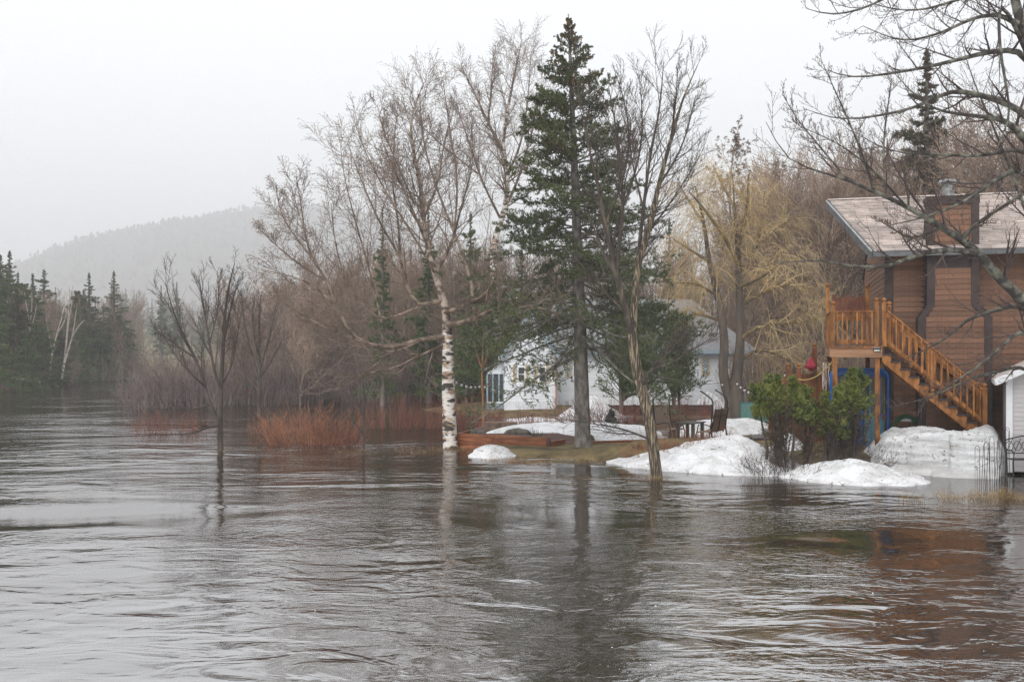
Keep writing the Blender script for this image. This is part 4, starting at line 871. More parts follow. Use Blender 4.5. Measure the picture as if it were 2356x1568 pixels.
mound('snow_bank', 'tall dirty ploughed snow bank below the wooden stairs', [xd(2003, 27.3), xd(2060, 26.8), xd(2150, 26.1), xd(2240, 25.5), xd(2298, 25.4), xd(2320, 25.9), xd(2318, 26.9), xd(2250, 27.3), xd(2150, 27.9), xd(2020, 29.0), xd(1985, 28.4)], xd(2190, 26.75), .98, 8.0, .5, m=m_snowd, z0=.08, amp=.26, freq=1.0, bits=260, tilt=.13)
mound('snow_shelf', 'thin grey icy snow shelf edging the tall snow bank', [xd(1985, 27.2), xd(2060, 26.2), xd(2150, 25.4), xd(2250, 24.9), xd(2300, 25.0), xd(2325, 26.5), xd(2150, 28), xd(2000, 28.9)], xd(2170, 26.7), .14, 6, 1, m=mat('grey_ice', (.40, .39, .38), (.55, .54, .53), 3, .5), amp=.02)
mound('snow_patch', 'small snow patch floating in front of the timber planter', [xy(1078, 1050), xy(1110, 1055), xy(1150, 1055), xy(1190, 1049), xd(1178, 31.8), xd(1130, 32.4), xd(1090, 31.8)], xd(1128, 30.6), .30, 1.5, 1, amp=.04)
mound('snow_field', 'broad flat snow field on the lawn behind planter and spruce', [xd(1100, 37.6), xd(1180, 37), xd(1260, 36.8), xd(1335, 34.6), xd(1420, 34.2), xd(1480, 34.2), xd(1530, 35.4), xd(1520, 39), xd(1420, 41.5), xd(1250, 41.5), xd(1140, 40.5)], xd(1330, 38), .33, 6, 1, amp=.05, freq=.5)
mound('snow_field', 'snow patch on the lawn behind the garden glider', [xd(1560, 37.5), xd(1650, 37.4), xd(1740, 38), xd(1790, 40), xd(1750, 43.5), xd(1640, 43), xd(1560, 41)], xd(1680, 40), .42, 4, 1, amp=.06, freq=.6)
mound('snow_pile', 'steep snow heap against the white house behind the spruce', [xd(1280, 48), xd(1340, 46.8), xd(1420, 47.4), xd(1460, 49), xd(1420, 51.5), xd(1340, 52)], xd(1368, 49.5), 1.0, 1.3, 1, amp=.08)
mound('snow_pile', 'snow heap against the white house wing below the meter box', [xd(1585, 51), xd(1640, 49.5), xd(1690, 50), xd(1690, 52.5), xd(1600, 52.5)], xd(1628, 51.6), 1.15, 1.4, 1, amp=.06)
mound('snow_pile', 'small snow heap behind the trunks of the arborvitae hedge', [xd(1742, 29.5), xd(1800, 28.6), xd(1850, 28.6), xd(1880, 29.8), xd(1830, 31), xd(1760, 30.6)], xd(1812, 29.6), .75, 1.3, 1, amp=.05)
for px, Y, w, lab in [(815, 84, 3.4, 'white snow strip glimpsed through the flooded thicket'), (1770, 74, 3.0, 'far snow strip right of the white house wing'), (1225, 46.5, 1.6, 'thin snow rim before the white house gable wall')]:
    c = at(px, 800, Y)[:2]; z = gz(*c)
    mound('snow_patch', lab, [(c[0] + w * math.cos(a), c[1] + w * .35 * math.sin(a)) for a in np.linspace(0, 6.28, 9)[:-1]], tuple(c), .22, 3, 1, z0=max(z, -.1), amp=.1, bits=0)

mb = MB()
for a, b in DEB: mb.tubes(a, b, 3)
mb.build('snow_litter', m_brownleaf, None, kind='stuff', label='twig and needle litter scattered over the melting snow', cat='litter')
# ------------------------------------------------------------------ brown house on the right
m_brown = mat('brown_siding', (.128, .060, .033), (.185, .092, .053), 3, .55, 0, (9, 1, .5), 6, ramp=(.3, .7), orand=.24, spec=.35)
m_trim = mat('dark_trim', (.035, .024, .022), (.055, .038, .034), 5, .6, .2)
m_stain = mat('stained_wood', (.11, .038, .010), (.33, .135, .034), 8, .5, .4, (1, 1, .35), 8, ramp=(.32, .62), orand=.26, spec=.3)
m_stainh = mat('stained_wood_weathered', (.22, .11, .055), (.36, .20, .11), 3, .6, .3, (.3, 1, 3), 5, orand=.1)
m_shingle = mat('pale_shingle', (.44, .38, .35), (.58, .51, .47), 3, .55, 0, orand=.25, irand=.18)
m_fascia = mat('grey_fascia', (.085, .088, .09), (.12, .124, .128), 4, .5)
m_black = mat('black_metal', (.012, .012, .012), (.03, .028, .026), 8, .4)
HS = 1.05; HX0 = np.array([10.55, 28.1]) * HS; HZ = CAMH * (1 - HS); HROT = R(-15)
house = thing('brown_house', 'brown board-sided house with pale shingle roof and boxed chimney', 'house', (HX0[0], HX0[1], HZ), HROT)
# core walls
MB().box(0.03, 9, .03, 7.5, .2, 5.95).build('wall', m_trim, house)
gp = MB(); gp.add([(.03, .03, 5.9), (.03, 7.5, 5.9), (.03, 3.77, 7.85)], [(0, 1, 2)]); gp.build('gable_wall', m_brown, house)
lapv = [(0, 0, 0), (0, -.019, 0), (0, -.004, 1), (0, 0, 1), (1, 0, 0), (1, -.019, 0), (1, -.004, 1), (1, 0, 1)]
lap = MB().add(lapv, [(0, 1, 2, 3), (4, 7, 6, 5), (0, 4, 5, 1), (1, 5, 6, 2), (2, 6, 7, 3)]).mesh('siding_board', m_brown)
ex = .146
def board(par, x0, x1, y, z, me=None, rz=0, e=None):
    obj('siding_board', me or lap, par, (x0, y, z), (0, 0, rz), (x1 - x0, 1, (e or ex) * .985))
ch = MB().poly([(.80, .2), (2.65, .2), (2.65, 4.12), (2.32, 4.47), (2.32, 7.36), (1.03, 7.36), (1.03, 4.47), (.80, 4.12)], -.5, .02).build('chimney', m_trim, house)
def chx(z):
    return np.interp(z, [4.12, 4.47], [.98, 1.2]), np.interp(z, [4.12, 4.47], [2.47, 2.15])
for k in range(49):
    z = .22 + k * ex
    if z < 5.85:
        board(house, .2, 1.3, .028, z); board(house, 2.1, 5.2, .028, z)
        board(house, -4.5 + .03, -.1, 0, z) if False else obj('siding_board', lap, house, (.032, 7.4, z), (0, 0, R(-90)), (7.2, 1, ex * .985))
    if z < 7.15 and not 5.45 < z < 5.95:
        a, b_ = chx(z + ex / 2); board(ch, a, b_, -.502, z)
    elif z < 7.15: pass
def strip(pts, w, y0, y1):                               # trim following a bent edge (x,z), width w to +x
    m_ = MB()
    for (xa, za), (xb, zb) in zip(pts[:-1], pts[1:]):
        v = [(xa, y0, za), (xa + w, y0, za), (xb + w, y0, zb), (xb, y0, zb), (xa, y1, za), (xa + w, y1, za), (xb + w, y1, zb), (xb, y1, zb)]
        m_.add(v, [(0, 1, 2, 3), (4, 7, 6, 5), (0, 4, 5, 1), (1, 5, 6, 2), (2, 6, 7, 3), (3, 7, 4, 0)])
    return m_
strip([(.785, .2), (.785, 4.12), (1.015, 4.47), (1.015, 7.40)], .2, -.545, -.30).build('chimney_trim', m_trim, ch)
strip([(2.465, .2), (2.465, 4.12), (2.135, 4.47), (2.135, 7.40)], .2, -.545, -.30).build('chimney_trim', m_trim, ch)
MB().box(1.0, 2.35, -.55, .05, 7.22, 7.45).build('chimney_trim', m_trim, ch)
MB().box(-.02, .19, -.02, .2, .2, 5.95).build('corner_trim', m_trim, house)
# roof
EV, RG = np.array([-.376, -.74, 5.95]), np.array([-1.374, 3.77, 8.05])
XE = 9.0
def roofpt(x, s): return np.array([x, EV[1] + (RG[1] - EV[1]) * s, EV[2] + (RG[2] - EV[2]) * s])
rl = lambda s: EV[0] + (RG[0] - EV[0]) * s
up_n = nrm(np.array([0, -(RG[2] - EV[2]), RG[1] - EV[1]]))
th = up_n * -.16
v = [roofpt(rl(0), 0), roofpt(XE, 0), roofpt(XE, 1), roofpt(rl(1), 1)]
bk = [roofpt(.0, 1), roofpt(XE, 1), np.array([XE, 8.3, 5.95]), np.array([.0, 8.3, 5.95])]
roof = MB().add(v + [q + th for q in v], [(0, 1, 2, 3), (4, 7, 6, 5), (0, 4, 5, 1), (0, 3, 7, 4), (1, 5, 6, 2)]).add(bk + [q - [0, 0, .16] for q in bk], [(0, 1, 2, 3), (4, 7, 6, 5), (2, 6, 7, 3), (0, 3, 7, 4)]).build('roof', m_trim, house)
MB().beam(roofpt(rl(0) - .02, 0) + [0, -.03, -.08], roofpt(XE, 0) + [0, -.03, -.08], .05, .13).build('fascia', m_fascia, roof)
MB().beam(roofpt(rl(0) - .035, 0) + th * .6, roofpt(rl(1) - .035, 1) + th * .6, .05, .26).build('rake_board', m_fascia, roof)
MB().beam(roofpt(rl(0) - .04, 0) + up_n * .01, roofpt(rl(1) - .04, 1) + up_n * .01, .08, .03).build('drip_edge', mat('pale_edge', (.35, .35, .35), (.42, .42, .42)), roof)
for _o in (house,): _o.scale = (HS, HS, HS)
sh = MB().add([(0, 0, .002), (1, 0, .002), (1, 1, .002), (0, 1, .002), (0, 0, .045), (1, 0, .045), (1, 1, .006), (0, 1, .006)], [(4, 5, 6, 7), (0, 1, 5, 4), (0, 4, 7, 3), (1, 2, 6, 5)]).mesh('shingle', m_shingle)
g = np.random.default_rng(120); SL = np.linalg.norm((RG - EV)[1:]); NC = 30; cnt = 0
pit = math.atan2(RG[2] - EV[2], RG[1] - EV[1]); rest = MB(); cells = []
for c in range(NC):
    s = c / NC; x = rl(s) + .0 - g.random() * .3; 
    while x < 5.6:
        w = .32 + .5 * g.random(); xa = max(x, rl(s)); xb = x + w
        if xb - xa > .06 and not (xa > .95 and xb < 2.4 and .14 > abs((roofpt(0, s)[1] + .2)) and False): cells.append((xa, xb - .012, s))
        x = xb
for i, (xa, xb, s) in enumerate(cells):
    o = roofpt(0, s); lift = .006 * g.random()
    vis = xb < 3.9 and i % 1 == 0
    if vis and cnt < 300:
        cnt += 1
        q = obj('shingle', sh, roof, (xa, o[1] - up_n[1] * 0 + up_n[1] * lift, o[2] + up_n[2] * lift), (pit, 0, 0), (xb - xa, SL / NC * 1.12, 1 + .5 * g.random()))
    else:
        M_ = Matrix.Translation((xa, o[1] + up_n[1] * lift, o[2] + up_n[2] * lift)) @ Matrix.Rotation(pit, 4, 'X') @ Matrix.Diagonal((xb - xa, SL / NC * 1.12, 1, 1))
        rest.add([M_ @ v_.co for v_ in sh.vertices], [list(p.vertices) for p in sh.polygons])
rest.build('far_shingles', m_shingle, roof, kind='stuff')
MB().beam(roofpt(rl(1) - .03, 1) + [0, 0, .03], roofpt(XE, 1) + [0, 0, .03], .28, .03).build('ridge_cap', m_shingle, roof)
m_metal = mat('galvanised', (.16, .16, .16), (.30, .30, .30), 6, .45, metal=.5)
fl = MB().lathe((1.78, 1.1, 6.8), [(.28, 0), (.28, .55), (.2, .62), (.2, 1.0), (.13, 1.0), (.13, 1.22), (.2, 1.22), (.26, 1.26), (.2, 1.34), (.02, 1.36)], 14).build('flue', m_metal, roof)
# ------------------------------------------------------------------ raised deck and staircase
m_decal = m_stain
deck = thing('raised_deck', 'orange-stained raised deck landing with baluster railing and ball-capped posts', 'deck', (HX0[0], HX0[1], HZ), HROT)
DX0, DX1, DY0, DY1, DZ = -1.55, -.27, -1.62, 1.5, 3.33
fl = MB()
for k in range(11): obj('deck_board', MB().box(DX0 + .001, DX1, DY0 + k * .284, DY0 + k * .284 + .272, DZ - .04, DZ).mesh('deck_board', m_stain), deck)
MB().box(DX0 - .04, DX1 + .02, DY0 - .06, DY0 - .012, DZ - .29, DZ - .05).build('fascia', m_stainh, deck)
MB().box(DX0 - .05, DX1 + .03, DY0 - .075, DY0 - .003, DZ - .045, DZ + .004).build('nosing', m_stain, deck)
MB().box(DX0 - .03, DX0 + .01, DY0, DY1, DZ - .27, DZ - .045).build('side_joist', m_stainh, deck)
capm = MB().box(-.062, .062, -.062, .062, 0, .025).lathe((0, 0, .025), [(.035, 0), (.035, .02), (.058, .045), (.068, .075), (.058, .105), (.03, .125), (0.001, .128)], 10).mesh('post_cap', m_stain)
def post(par, x, y, z0, z1, w=.10, cap=True):
    p = MB().box(x - w / 2, x + w / 2, y - w / 2, y + w / 2, z0, z1).build('post', m_stain, par)
    if cap: obj('post_cap', capm, p, (x, y, z1))
    return p
for x, y in ((DX0 + .1, DY0 + .02), (DX1 - .1, DY0 + .02), (DX0 + .1, DY1 - .1), (DX1 - .1, DY1 - .1)): post(deck, x, y, .15, DZ - .29 if y < 0 else DZ - .05, .12, False)
RT = DZ + 1.02
for x, y, z1 in ((DX0 + .05, DY0 + .03, RT + .06), (DX1 - .12, DY0 + .03, RT + .14), (DX1 + .07, DY0 + .03, RT + .13), (DX0 + .05, DY1 - .05, RT + .75), (DX1 - .1, DY1 - .05, RT + .7), (DX1 + .3, -.62, RT + .08), (DX1 - .02, -.62, RT + .1)): post(deck, x, y, DZ, z1)
def rail(par, a, b, n, h=.92, z_off=.09):
    a, b = np.array(a, float), np.array(b, float)
    MB().beam(a + [0, 0, h + .02], b + [0, 0, h + .02], .13, .035).build('handrail', m_stain, par)
    MB().beam(a + [0, 0, h - .065], b + [0, 0, h - .065], .04, .13).build('top_rail', m_stain, par)
    MB().beam(a + [0, 0, z_off + .05], b + [0, 0, z_off + .05], .04, .09).build('bottom_rail', m_stain, par)
    d = nrm((b - a) * [1, 1, 0]); off = np.array([d[1], -d[0], 0]) * .04
    for i in range(n):
        p = a + (b - a) * (i + .5) / n + off
        MB().box(p[0] - .02, p[0] + .02, p[1] - .02, p[1] + .02, p[2] + z_off - .04, p[2] + h - .005).build('baluster', m_stain, par)
rail(deck, (DX0 + .1, DY0 + .03, DZ), (DX1 - .17, DY0 + .03, DZ), 8)
rail(deck, (DX0 + .05, DY1 - .1, DZ), (DX0 + .05, DY0 + .08, DZ), 11)
rail(deck, (DX1 - .15, DY1 - .05, DZ), (DX0 + .1, DY1 - .05, DZ), 7)
for k in range(8):
    x = DX0 + .18 + k * .13
    MB().box(x, x + .12, DY1 - .02, DY1 + .01, DZ + .95, RT + .55 - .1 * abs(math.sin(k))).build('screen_board', mat('red_brown_board', (.10, .03, .015), (.17, .06, .03), 5, .5, orand=.15), deck)
stairs = thing('staircase', 'orange-stained open-riser wooden staircase descending along the brown wall', 'stairs', (HX0[0], HX0[1], HZ), HROT)
NS = 11; SX0 = DX1 + .02; RISE = (DZ - 1.16) / NS; RUN = (2.27 - SX0) / (NS - .2)
for yy in (DY0 + .01, -.66):
    m_ = MB(); pts = [(SX0, DZ - .05)]
    for k in range(NS - 1): pts += [(SX0 + (k + .0) * RUN + .0, DZ - (k + 1) * RISE - .03)] if k else []; 
    zz = lambda x: DZ - (x - SX0) / RUN * RISE
    saw = [(SX0, DZ - .05)]
    for k in range(1, NS): saw += [(SX0 + (k - 1) * RUN + .11, DZ - (k - 1) * RISE - .06), (SX0 + (k - 1) * RUN + .11, DZ - k * RISE - .04)] if k > 0 else []
    for k in range(NS):
        x0, x1 = SX0 + k * RUN, SX0 + (k + 1) * RUN; zt = DZ - (k + 1) * RISE - .045
        m_.add([(x0, yy, zt), (x1, yy, zt), (x1, yy, zz(x1) - .42), (x0, yy, zz(x0) - .42), (x0, yy + .045, zt), (x1, yy + .045, zt), (x1, yy + .045, zz(x1) - .42), (x0, yy + .045, zz(x0) - .42)],
               [(0, 3, 2, 1), (4, 5, 6, 7), (0, 1, 5, 4), (3, 7, 6, 2), (0, 4, 7, 3), (1, 2, 6, 5)])
    m_.build('stringer', m_stain, stairs)
    a, b_ = np.array((SX0 + .12, yy + .02, DZ)), np.array((2.24, yy + .02, zz(2.24)))
    rail(stairs, a + [0, 0, .0], b_, 15, .95, .10)
    post(stairs, 2.27, yy + .02, .9, zz(2.27) + 1.02, .115)
    post(stairs, 1.0, yy + .02, zz(1.0) - .3, zz(1.0) + .95, .09, False)
for k in range(1, NS): obj('tread', MB().box(SX0 + (k - 1) * RUN - .02, SX0 + k * RUN + .02, DY0 - .02, -.6, DZ - k * RISE - .04, DZ - k * RISE).mesh('tread', m_trim), stairs)
# small solar lamp on the deck fascia
sl = thing('solar_lamp', 'small black solar lamp fixed to the deck fascia', 'lamp', (HX0[0], HX0[1], HZ), HROT)
MB().box(-.48, -.30, -1.72, -1.69, DZ - .14, DZ - .03).build('housing', m_black, sl); MB().box(-.465, -.315, -1.735, -1.722, DZ - .13, DZ - .09).build('lens', mat('lamp_lens', (.5, .5, .42), (.6, .6, .5)), sl)
MB().box(-.47, -.31, -1.75, -1.70, DZ - .045, DZ - .028).build('panel', mat('solar_cell', (.2, .24, .3), (.3, .34, .42), rough=.2), sl)

for _o in (deck, stairs, sl): _o.scale = (HS, HS, HS)
# blue pedal boat stood on end behind the deck posts
m_blue = mat('blue_plastic', (.0, .075, .30), (.005, .11, .36), 2, .35, .1, c3=(.02, .16, .38), spec=.5)
m_blue2 = mat('faded_blue_plastic', (.03, .14, .22), (.10, .22, .28), 2.5, .5, .2, (3, 1, .25))
m_well = mat('boat_well', (.06, .05, .045), (.15, .14, .13), 4, .5, .2, (3, 1, .2))
boat = thing('pedal_boat', 'blue plastic pedal boat stood on end under the raised deck', 'boat', (*at(1978, 800, 29.6)[:2], .40), R(-9))
boat.scale = (1.05, 1.05, 1.05)
def rrect(w, h, r, k=6):
    pts = []
    for cx, cz, a0 in ((w / 2 - r, h - r, 0), (-w / 2 + r, h - r, 90), (-w / 2 + r, r * .6, 180), (w / 2 - r, r * .6, 270)):
        for i in range(k + 1):
            a = R(a0 + 90 * i / k); pts.append((cx + r * math.cos(a), cz + (r if cz > h / 2 else r * .6) * math.sin(a)))
    return pts
o1 = rrect(1.62, 2.2, .28); o2 = rrect(1.46, 2.08, .24)
K = len(o1); hull = MB()
rings = [[(x, .22, z) for x, z in o1], [(x, -.02, z) for x, z in o1], [(x * .985, -.07, z) for x, z in o1], [(x, -.05, z + .05) for x, z in o2], [(x, .05, z + .05) for x, z in o2]]
V = [p for r_ in rings for p in r_]
hull.add(V, [[a * K + i, a * K + (i + 1) % K, (a + 1) * K + (i + 1) % K, (a + 1) * K + i] for a in range(4) for i in range(K)])
cen = np.array([0, .05, 1.1]); hull.add([*rings[4], cen], [[i, (i + 1) % K, K] for i in range(K)])
hull.build('hull', m_blue, boat, True)
for sx in (-1, 1):
    w = MB(); o3 = [(sx * .39 + x, z + .1) for x, z in rrect(.56, 1.86, .14)]; w.poly(o3, -.045, .045); w.build('seat_well', m_well, boat)
    w = MB(); o4 = [(sx * .39 + x, z + .03) for x, z in rrect(.5, .75, .1)]; w.poly(o4, -.06, .03); w.build('footwell', m_blue2, boat)
    for dx in (-.12, .13): MB().box(sx * .39 + dx - .025, sx * .39 + dx + .025, -.075, -.04, .7, 1.66).build('slat', mat('cyan_plastic', (.02, .20, .36), (.03, .26, .42), 3, .4), boat)
MB().tubes(np.array([[(0, -.06, .1), (0, -.10, .6), (0, -.11, 1.4), (0, -.07, 2.1)]]), np.array([[.06, .09, .1, .07]]), 8).build('centre_ridge', m_blue, boat, True)
MB().box(-.4, .83, -.125, -.118, .86, .885).build('strap', mat('purple_strap', (.10, .04, .25), (.12, .05, .3)), boat)
# hose on its holder
hs_ = thing('garden_hose', 'coiled green garden hose on a pale wall holder under the stairs', 'hose', (*at(2083, 800, 29.2)[:2], 1.02), HROT)
a = np.linspace(-.6, math.pi + .6, 18)
for k in range(4): MB().tubes(np.stack([(.25 + .03 * k) * np.cos(a), -.2 - .03 * (k % 2) + 0 * a, (.25 + .03 * k) * np.sin(a)], 1)[None], np.full((1, 18), .016), 6).build('hose_loop', mat('green_hose', (.01, .06, .025), (.02, .09, .04), 3, .4), hs_, True)
MB().box(-.14, .14, -.18, -.1, .14, .3).build('holder', mat('pale_plastic', (.35, .34, .32), (.42, .41, .4)), hs_)

# side porch with ball-capped posts, behind the hedge
Yp = 31.0; m_stain2 = mat('red_brown_stain', (.12, .045, .02), (.22, .085, .035), 5, .45, .2, (1, 1, .3), orand=.15)
porch = thing('side_porch', 'red-brown board porch rail with ball-capped posts behind the hedge', 'porch', (*at(1850, 800, Yp)[:2], .3), R(-6))
px2x = lambda px: (px - 1850) / FPX * Yp
pz = lambda py: CAMH - (py - HY) / FPX * Yp - .3
for px, topy in ((1814, 846), (1838, 846), (1873, 800), (1895, 846)):
    x = px2x(px); p = MB().box(x - .07, x + .07, -.07, .07, -.2, pz(topy)).build('post', m_stain2, porch)
    obj('post_cap', bpy.data.meshes['post_cap'], p, (x, 0, pz(topy)))
for k in range(8):
    x = px2x(1818) + k * .128; MB().box(x, x + .118, -.02, .02, .1, pz(860) - .04).build('rail_board', m_stain2, porch)
MB().box(px2x(1814), px2x(1895), -.06, .06, pz(860) - .035, pz(860) + .01).build('handrail', m_stain2, porch)
MB().beam((px2x(1812), 0, pz(868)), (px2x(1782), 0, pz(898)), .07, .12).build('stair_rail', m_stain2, porch)
for k in range(5): x = px2x(1785 + 6 * k); MB().box(x - .02, x + .02, -.03, .03, .3, pz(896 - 6 * k)).build('baluster', m_stain2, porch)
st = thing('porch_steps', 'low dark brown timber steps on the snow beside the hedge', 'steps', (*at(1755, 800, 32)[:2], .1), R(-6))
for k in range(3): MB().box(-.75 + .4 * k, .9, -.5, .5, .2 * k - .1, .2 * k + .14).build('riser', mat('wet_brown_board', (.05, .022, .016), (.09, .04, .028), 4, .4), st); MB().box(-.78 + .4 * k, -.3 + .4 * k, -.53, .53, .2 * k + .142, .2 * k + .185).build('tread', mat('grey_tread', (.10, .10, .10), (.16, .15, .15), 4, .4), st)
post(st, .18, -.4, .4, 1.05, .12, False)
# lantern, rope light and icicle lights
lan = thing('lantern', 'crimson folded cloth lantern hanging by the tall porch post', 'lantern', tuple(at(1866, 840, 30.6)))
MB().lathe((0, 0, 0), [(.01, .26), (.10, .14), (.19, -.02), (.16, -.09), (.02, -.17)], 6).build('shade', mat('crimson_cloth', (.22, .015, .03), (.30, .03, .05), 3, .7), lan); MB().tubes(np.array([[(0, 0, .25), (.02, 0, .36), (.08, 0, .5)]]), np.full((1, 3), .008), 5).build('hook', m_black, lan)
def sag(a, b, s, n): t = np.linspace(0, 1, n)[:, None]; q = a * (1 - t) + b * t; q[:, 2] -= s * 4 * (t * (1 - t))[:, 0]; return q
rp = sag(at(1838, 872, 29.8), at(1915, 832, 27.2), .18, 24)
MB().tubes((rp - rp[0])[None], np.full((1, 24), .017), 6).build('rope_light', mat('yellow_rope', (.5, .34, .10), (.6, .42, .14), 6), None, True, loc=tuple(rp[0]), label='yellow rope light sagging from porch post to deck post', cat='rope')
ic = thing('icicle_lights', 'tangle of white icicle light wires hanging by the deck post', 'lights', tuple(at(1900, 845, 29.0)))
g = np.random.default_rng(130)
for k in range(9):
    x = g.normal(0, .07); n_ = 8; P = np.stack([x + g.normal(0, .012, n_), g.normal(0, .05) + g.normal(0, .01, n_), np.linspace(.15, -.35 - .5 * g.random(), n_)], 1)
    MB().tubes(P[None], np.full((1, n_), .006), 4).build('wire', mat('white_wire', (.5, .46, .42), (.65, .6, .55)), ic)

# ------------------------------------------------------------------ shed, bench, wire hoops at the right edge
m_shed = mat('grey_siding', (.42, .39, .39), (.50, .47, .47), 2, .6, 0, (4, 1, .5), orand=.05)
m_white = mat('white_trim', (.62, .63, .64), (.72, .73, .74), 3, .55)
Yh = 25.7; shx = at(2318, 800, Yh)[0]
shed = thing('garden_shed', 'pale grey sided garden shed cut by the right edge', 'shed', (shx, Yh, 0), R(-24))
zr = lambda x: 2.62 + .50 * x
wv = [(0, .1), (3.2, .1), (3.2, 2.62), (1.6, zr(1.6)), (0, zr(0))]
MB().poly(wv, .03, 2.8).build('wall', m_shed, shed)
laps = MB().add(lapv, [(0, 1, 2, 3), (4, 7, 6, 5), (0, 4, 5, 1), (1, 5, 6, 2), (2, 6, 7, 3)]).mesh('siding_board', m_shed)
for k in range(28):
    z = .12 + k * .117; x0 = .13 if z < 2.55 else max(.13, (z - 2.62 + .12) / .5); x1 = 3.2 - max(0, (z - 2.62 + .12) / .5)
    if x1 > x0 + .1: board(shed, x0, x1, .028, z, laps, e=.117)
MB().box(-.03, .12, -.01, .03, .08, zr(0)).build('corner_trim', m_white, shed)
rs = MB()
for a, b_ in (((-.28, zr(-.28)), (1.6, zr(1.6))), ((3.5, zr(-.28)), (1.6, zr(1.6)))):
    rs.add([(a[0], -.3, a[1]), (b_[0], -.3, b_[1]), (b_[0], 3, b_[1]), (a[0], 3, a[1]), (a[0], -.3, a[1] + .05), (b_[0], -.3, b_[1] + .05), (b_[0], 3, b_[1] + .05), (a[0], 3, a[1] + .05)], [(0, 1, 2, 3), (4, 7, 6, 5), (0, 4, 5, 1), (0, 3, 7, 4)])
rs.build('roof', m_shingle, shed)
MB().beam((-.29, -.33, zr(-.29) - .07), (1.6, -.33, zr(1.6) - .07), .04, .17).build('rake_board', m_white, shed); MB().beam((3.5, -.33, zr(-.29) - .07), (1.6, -.33, zr(1.6) - .07), .04, .17).build('rake_board', m_white, shed)
MB().box(-.30, -.26, -.3, 3, zr(-.28) - .15, zr(-.28)).build('eave_board', m_white, shed)
bench = thing('iron_bench', 'black iron garden bench against the grey shed', 'bench', (*at(2332, 800, 25.0)[:2], .02), R(-4))
def tube(par, name, pts, r, m_=None, n=None):
    P = np.array(pts, float); MB().tubes(P[None], np.full((1, len(P)), r), 6).build(name, m_ or m_black, par, True)
for x in (0, 1.2):
    tube(bench, 'leg', [(x, .0, 0), (x, .02, .4), (x, 0, .45)], .02); tube(bench, 'leg', [(x, .45, 0), (x, .42, .45), (x, .52, .95)], .02); tube(bench, 'arm', [(x, 0, .45), (x, -.03, .62), (x, .1, .67), (x, .46, .66)], .018)
for k in range(6): MB().box(0, 1.2, .02 + k * .075, .07 + k * .075, .435, .455).build('slat', m_black, bench)
xs = np.linspace(0, 1.2, 16); tube(bench, 'back_rail', np.stack([xs, .52 + 0 * xs, .9 + .12 * np.sin(xs / 1.2 * math.pi)], 1), .018); tube(bench, 'back_rail', [(0, .45, .58), (1.2, .45, .58)], .014)
for k in range(6):
    a = np.linspace(0, 6.28, 14); tube(bench, 'scroll', np.stack([.1 + .2 * k + .09 * np.cos(a), .48 + .02 * np.sin(a), .76 + .12 * np.sin(a)], 1), .009)
    tube(bench, 'scroll', [(.0 + .2 * k, .45, .58), (.1 + .2 * k, .49, .76), (.2 + .2 * k, .52, .95)], .008)
m_wire = mat('rusty_wire', (.02, .014, .012), (.05, .035, .03), 8, .6)
fn = thing('wire_fence', 'thin rusty hooped garden wire fence standing in the flood', 'fence', tuple(shpos(2265, 1140)))
g = np.random.default_rng(131); b0 = shpos(2265, 1140)
for k, (px, Y, h) in enumerate([(2249, 23.2, .88), (2262, 23.2, .95), (2273, 23.25, .98), (2284, 23.8, 1.05), (2291, 23.85, 1.0), (2298, 24.3, 1.1), (2306, 24.4, 1.2), (2312, 24.5, 1.15), (2318, 24.6, 1.2)]):
    c = np.array([*at(px, 800, Y)[:2], 0]) - b0; w = .055; a = np.linspace(0, math.pi, 9); dx = g.normal(0, .05)
    P = [(w, 0, -.3)] + [(w * math.cos(q) + dx, 0, h + .12 * math.sin(q)) for q in a] + [(-w, 0, -.3)]
    tube(fn, 'hoop', np.array(P) + c, .006, m_wire); tube(fn, 'hoop', np.array([(0, .01, -.2), (dx * .7, .01, h * .6)]) + c, .004, m_wire)
tube(fn, 'stay', [np.array([*at(2245, 800, 23.2)[:2], .45]) - b0, np.array([*at(2290, 800, 23.8)[:2], .62]) - b0], .005, m_wire)

# ------------------------------------------------------------------ white house
m_wside = mat('white_siding', (.62, .64, .67), (.72, .73, .75), 2, .55, 0, (5, 1, .5), orand=.06)
m_wroof = mat('grey_roof', (.13, .13, .14), (.22, .215, .22), 9, .7, .4, (.4, 3, 3), 4)
m_blu = mat('pale_blue_trim', (.22, .29, .33), (.28, .35, .39), 3, .6)
m_tan = mat('tan_shutter', (.50, .37, .20), (.60, .46, .28), 6, .6)
m_glass = mat('dark_glass', (.03, .035, .04), (.05, .055, .06), 2, .08, spec=.6)
Yg = 51.0; wb = np.array([at(1160, 800, Yg)[0], Yg, .15])
wh = thing('white_house', 'white clapboard house with steep front gable and screened porch', 'house', tuple(wb), 0)
lx = lambda px, Y=Yg: (px - CX) / FPX * Y - wb[0]
lz = lambda py, Y=Yg: CAMH - (py - HY) / FPX * Y - wb[2]
lapw = MB().add([(x, y * 2.0, z) for x, y, z in lapv], [(0, 1, 2, 3), (4, 7, 6, 5), (0, 4, 5, 1), (1, 5, 6, 2), (2, 6, 7, 3)]).mesh('siding_board', m_wside)
GW_ = 2.62; EZ = 3.05; AP = 5.1; gxm = GW_ / 2
MB().poly([(0, -.3), (GW_, -.3), (GW_, EZ), (gxm, AP), (0, EZ)], .03, 6).build('gable_wall', m_wside, wh)
for k in range(37):
    z = -.2 + k * .145; ins = max(0, (z + .1 - EZ) / (AP - EZ) * gxm); 
    if GW_ - 2 * ins > .15: board(wh, ins, GW_ - ins, .028, z, lapw, e=.145)
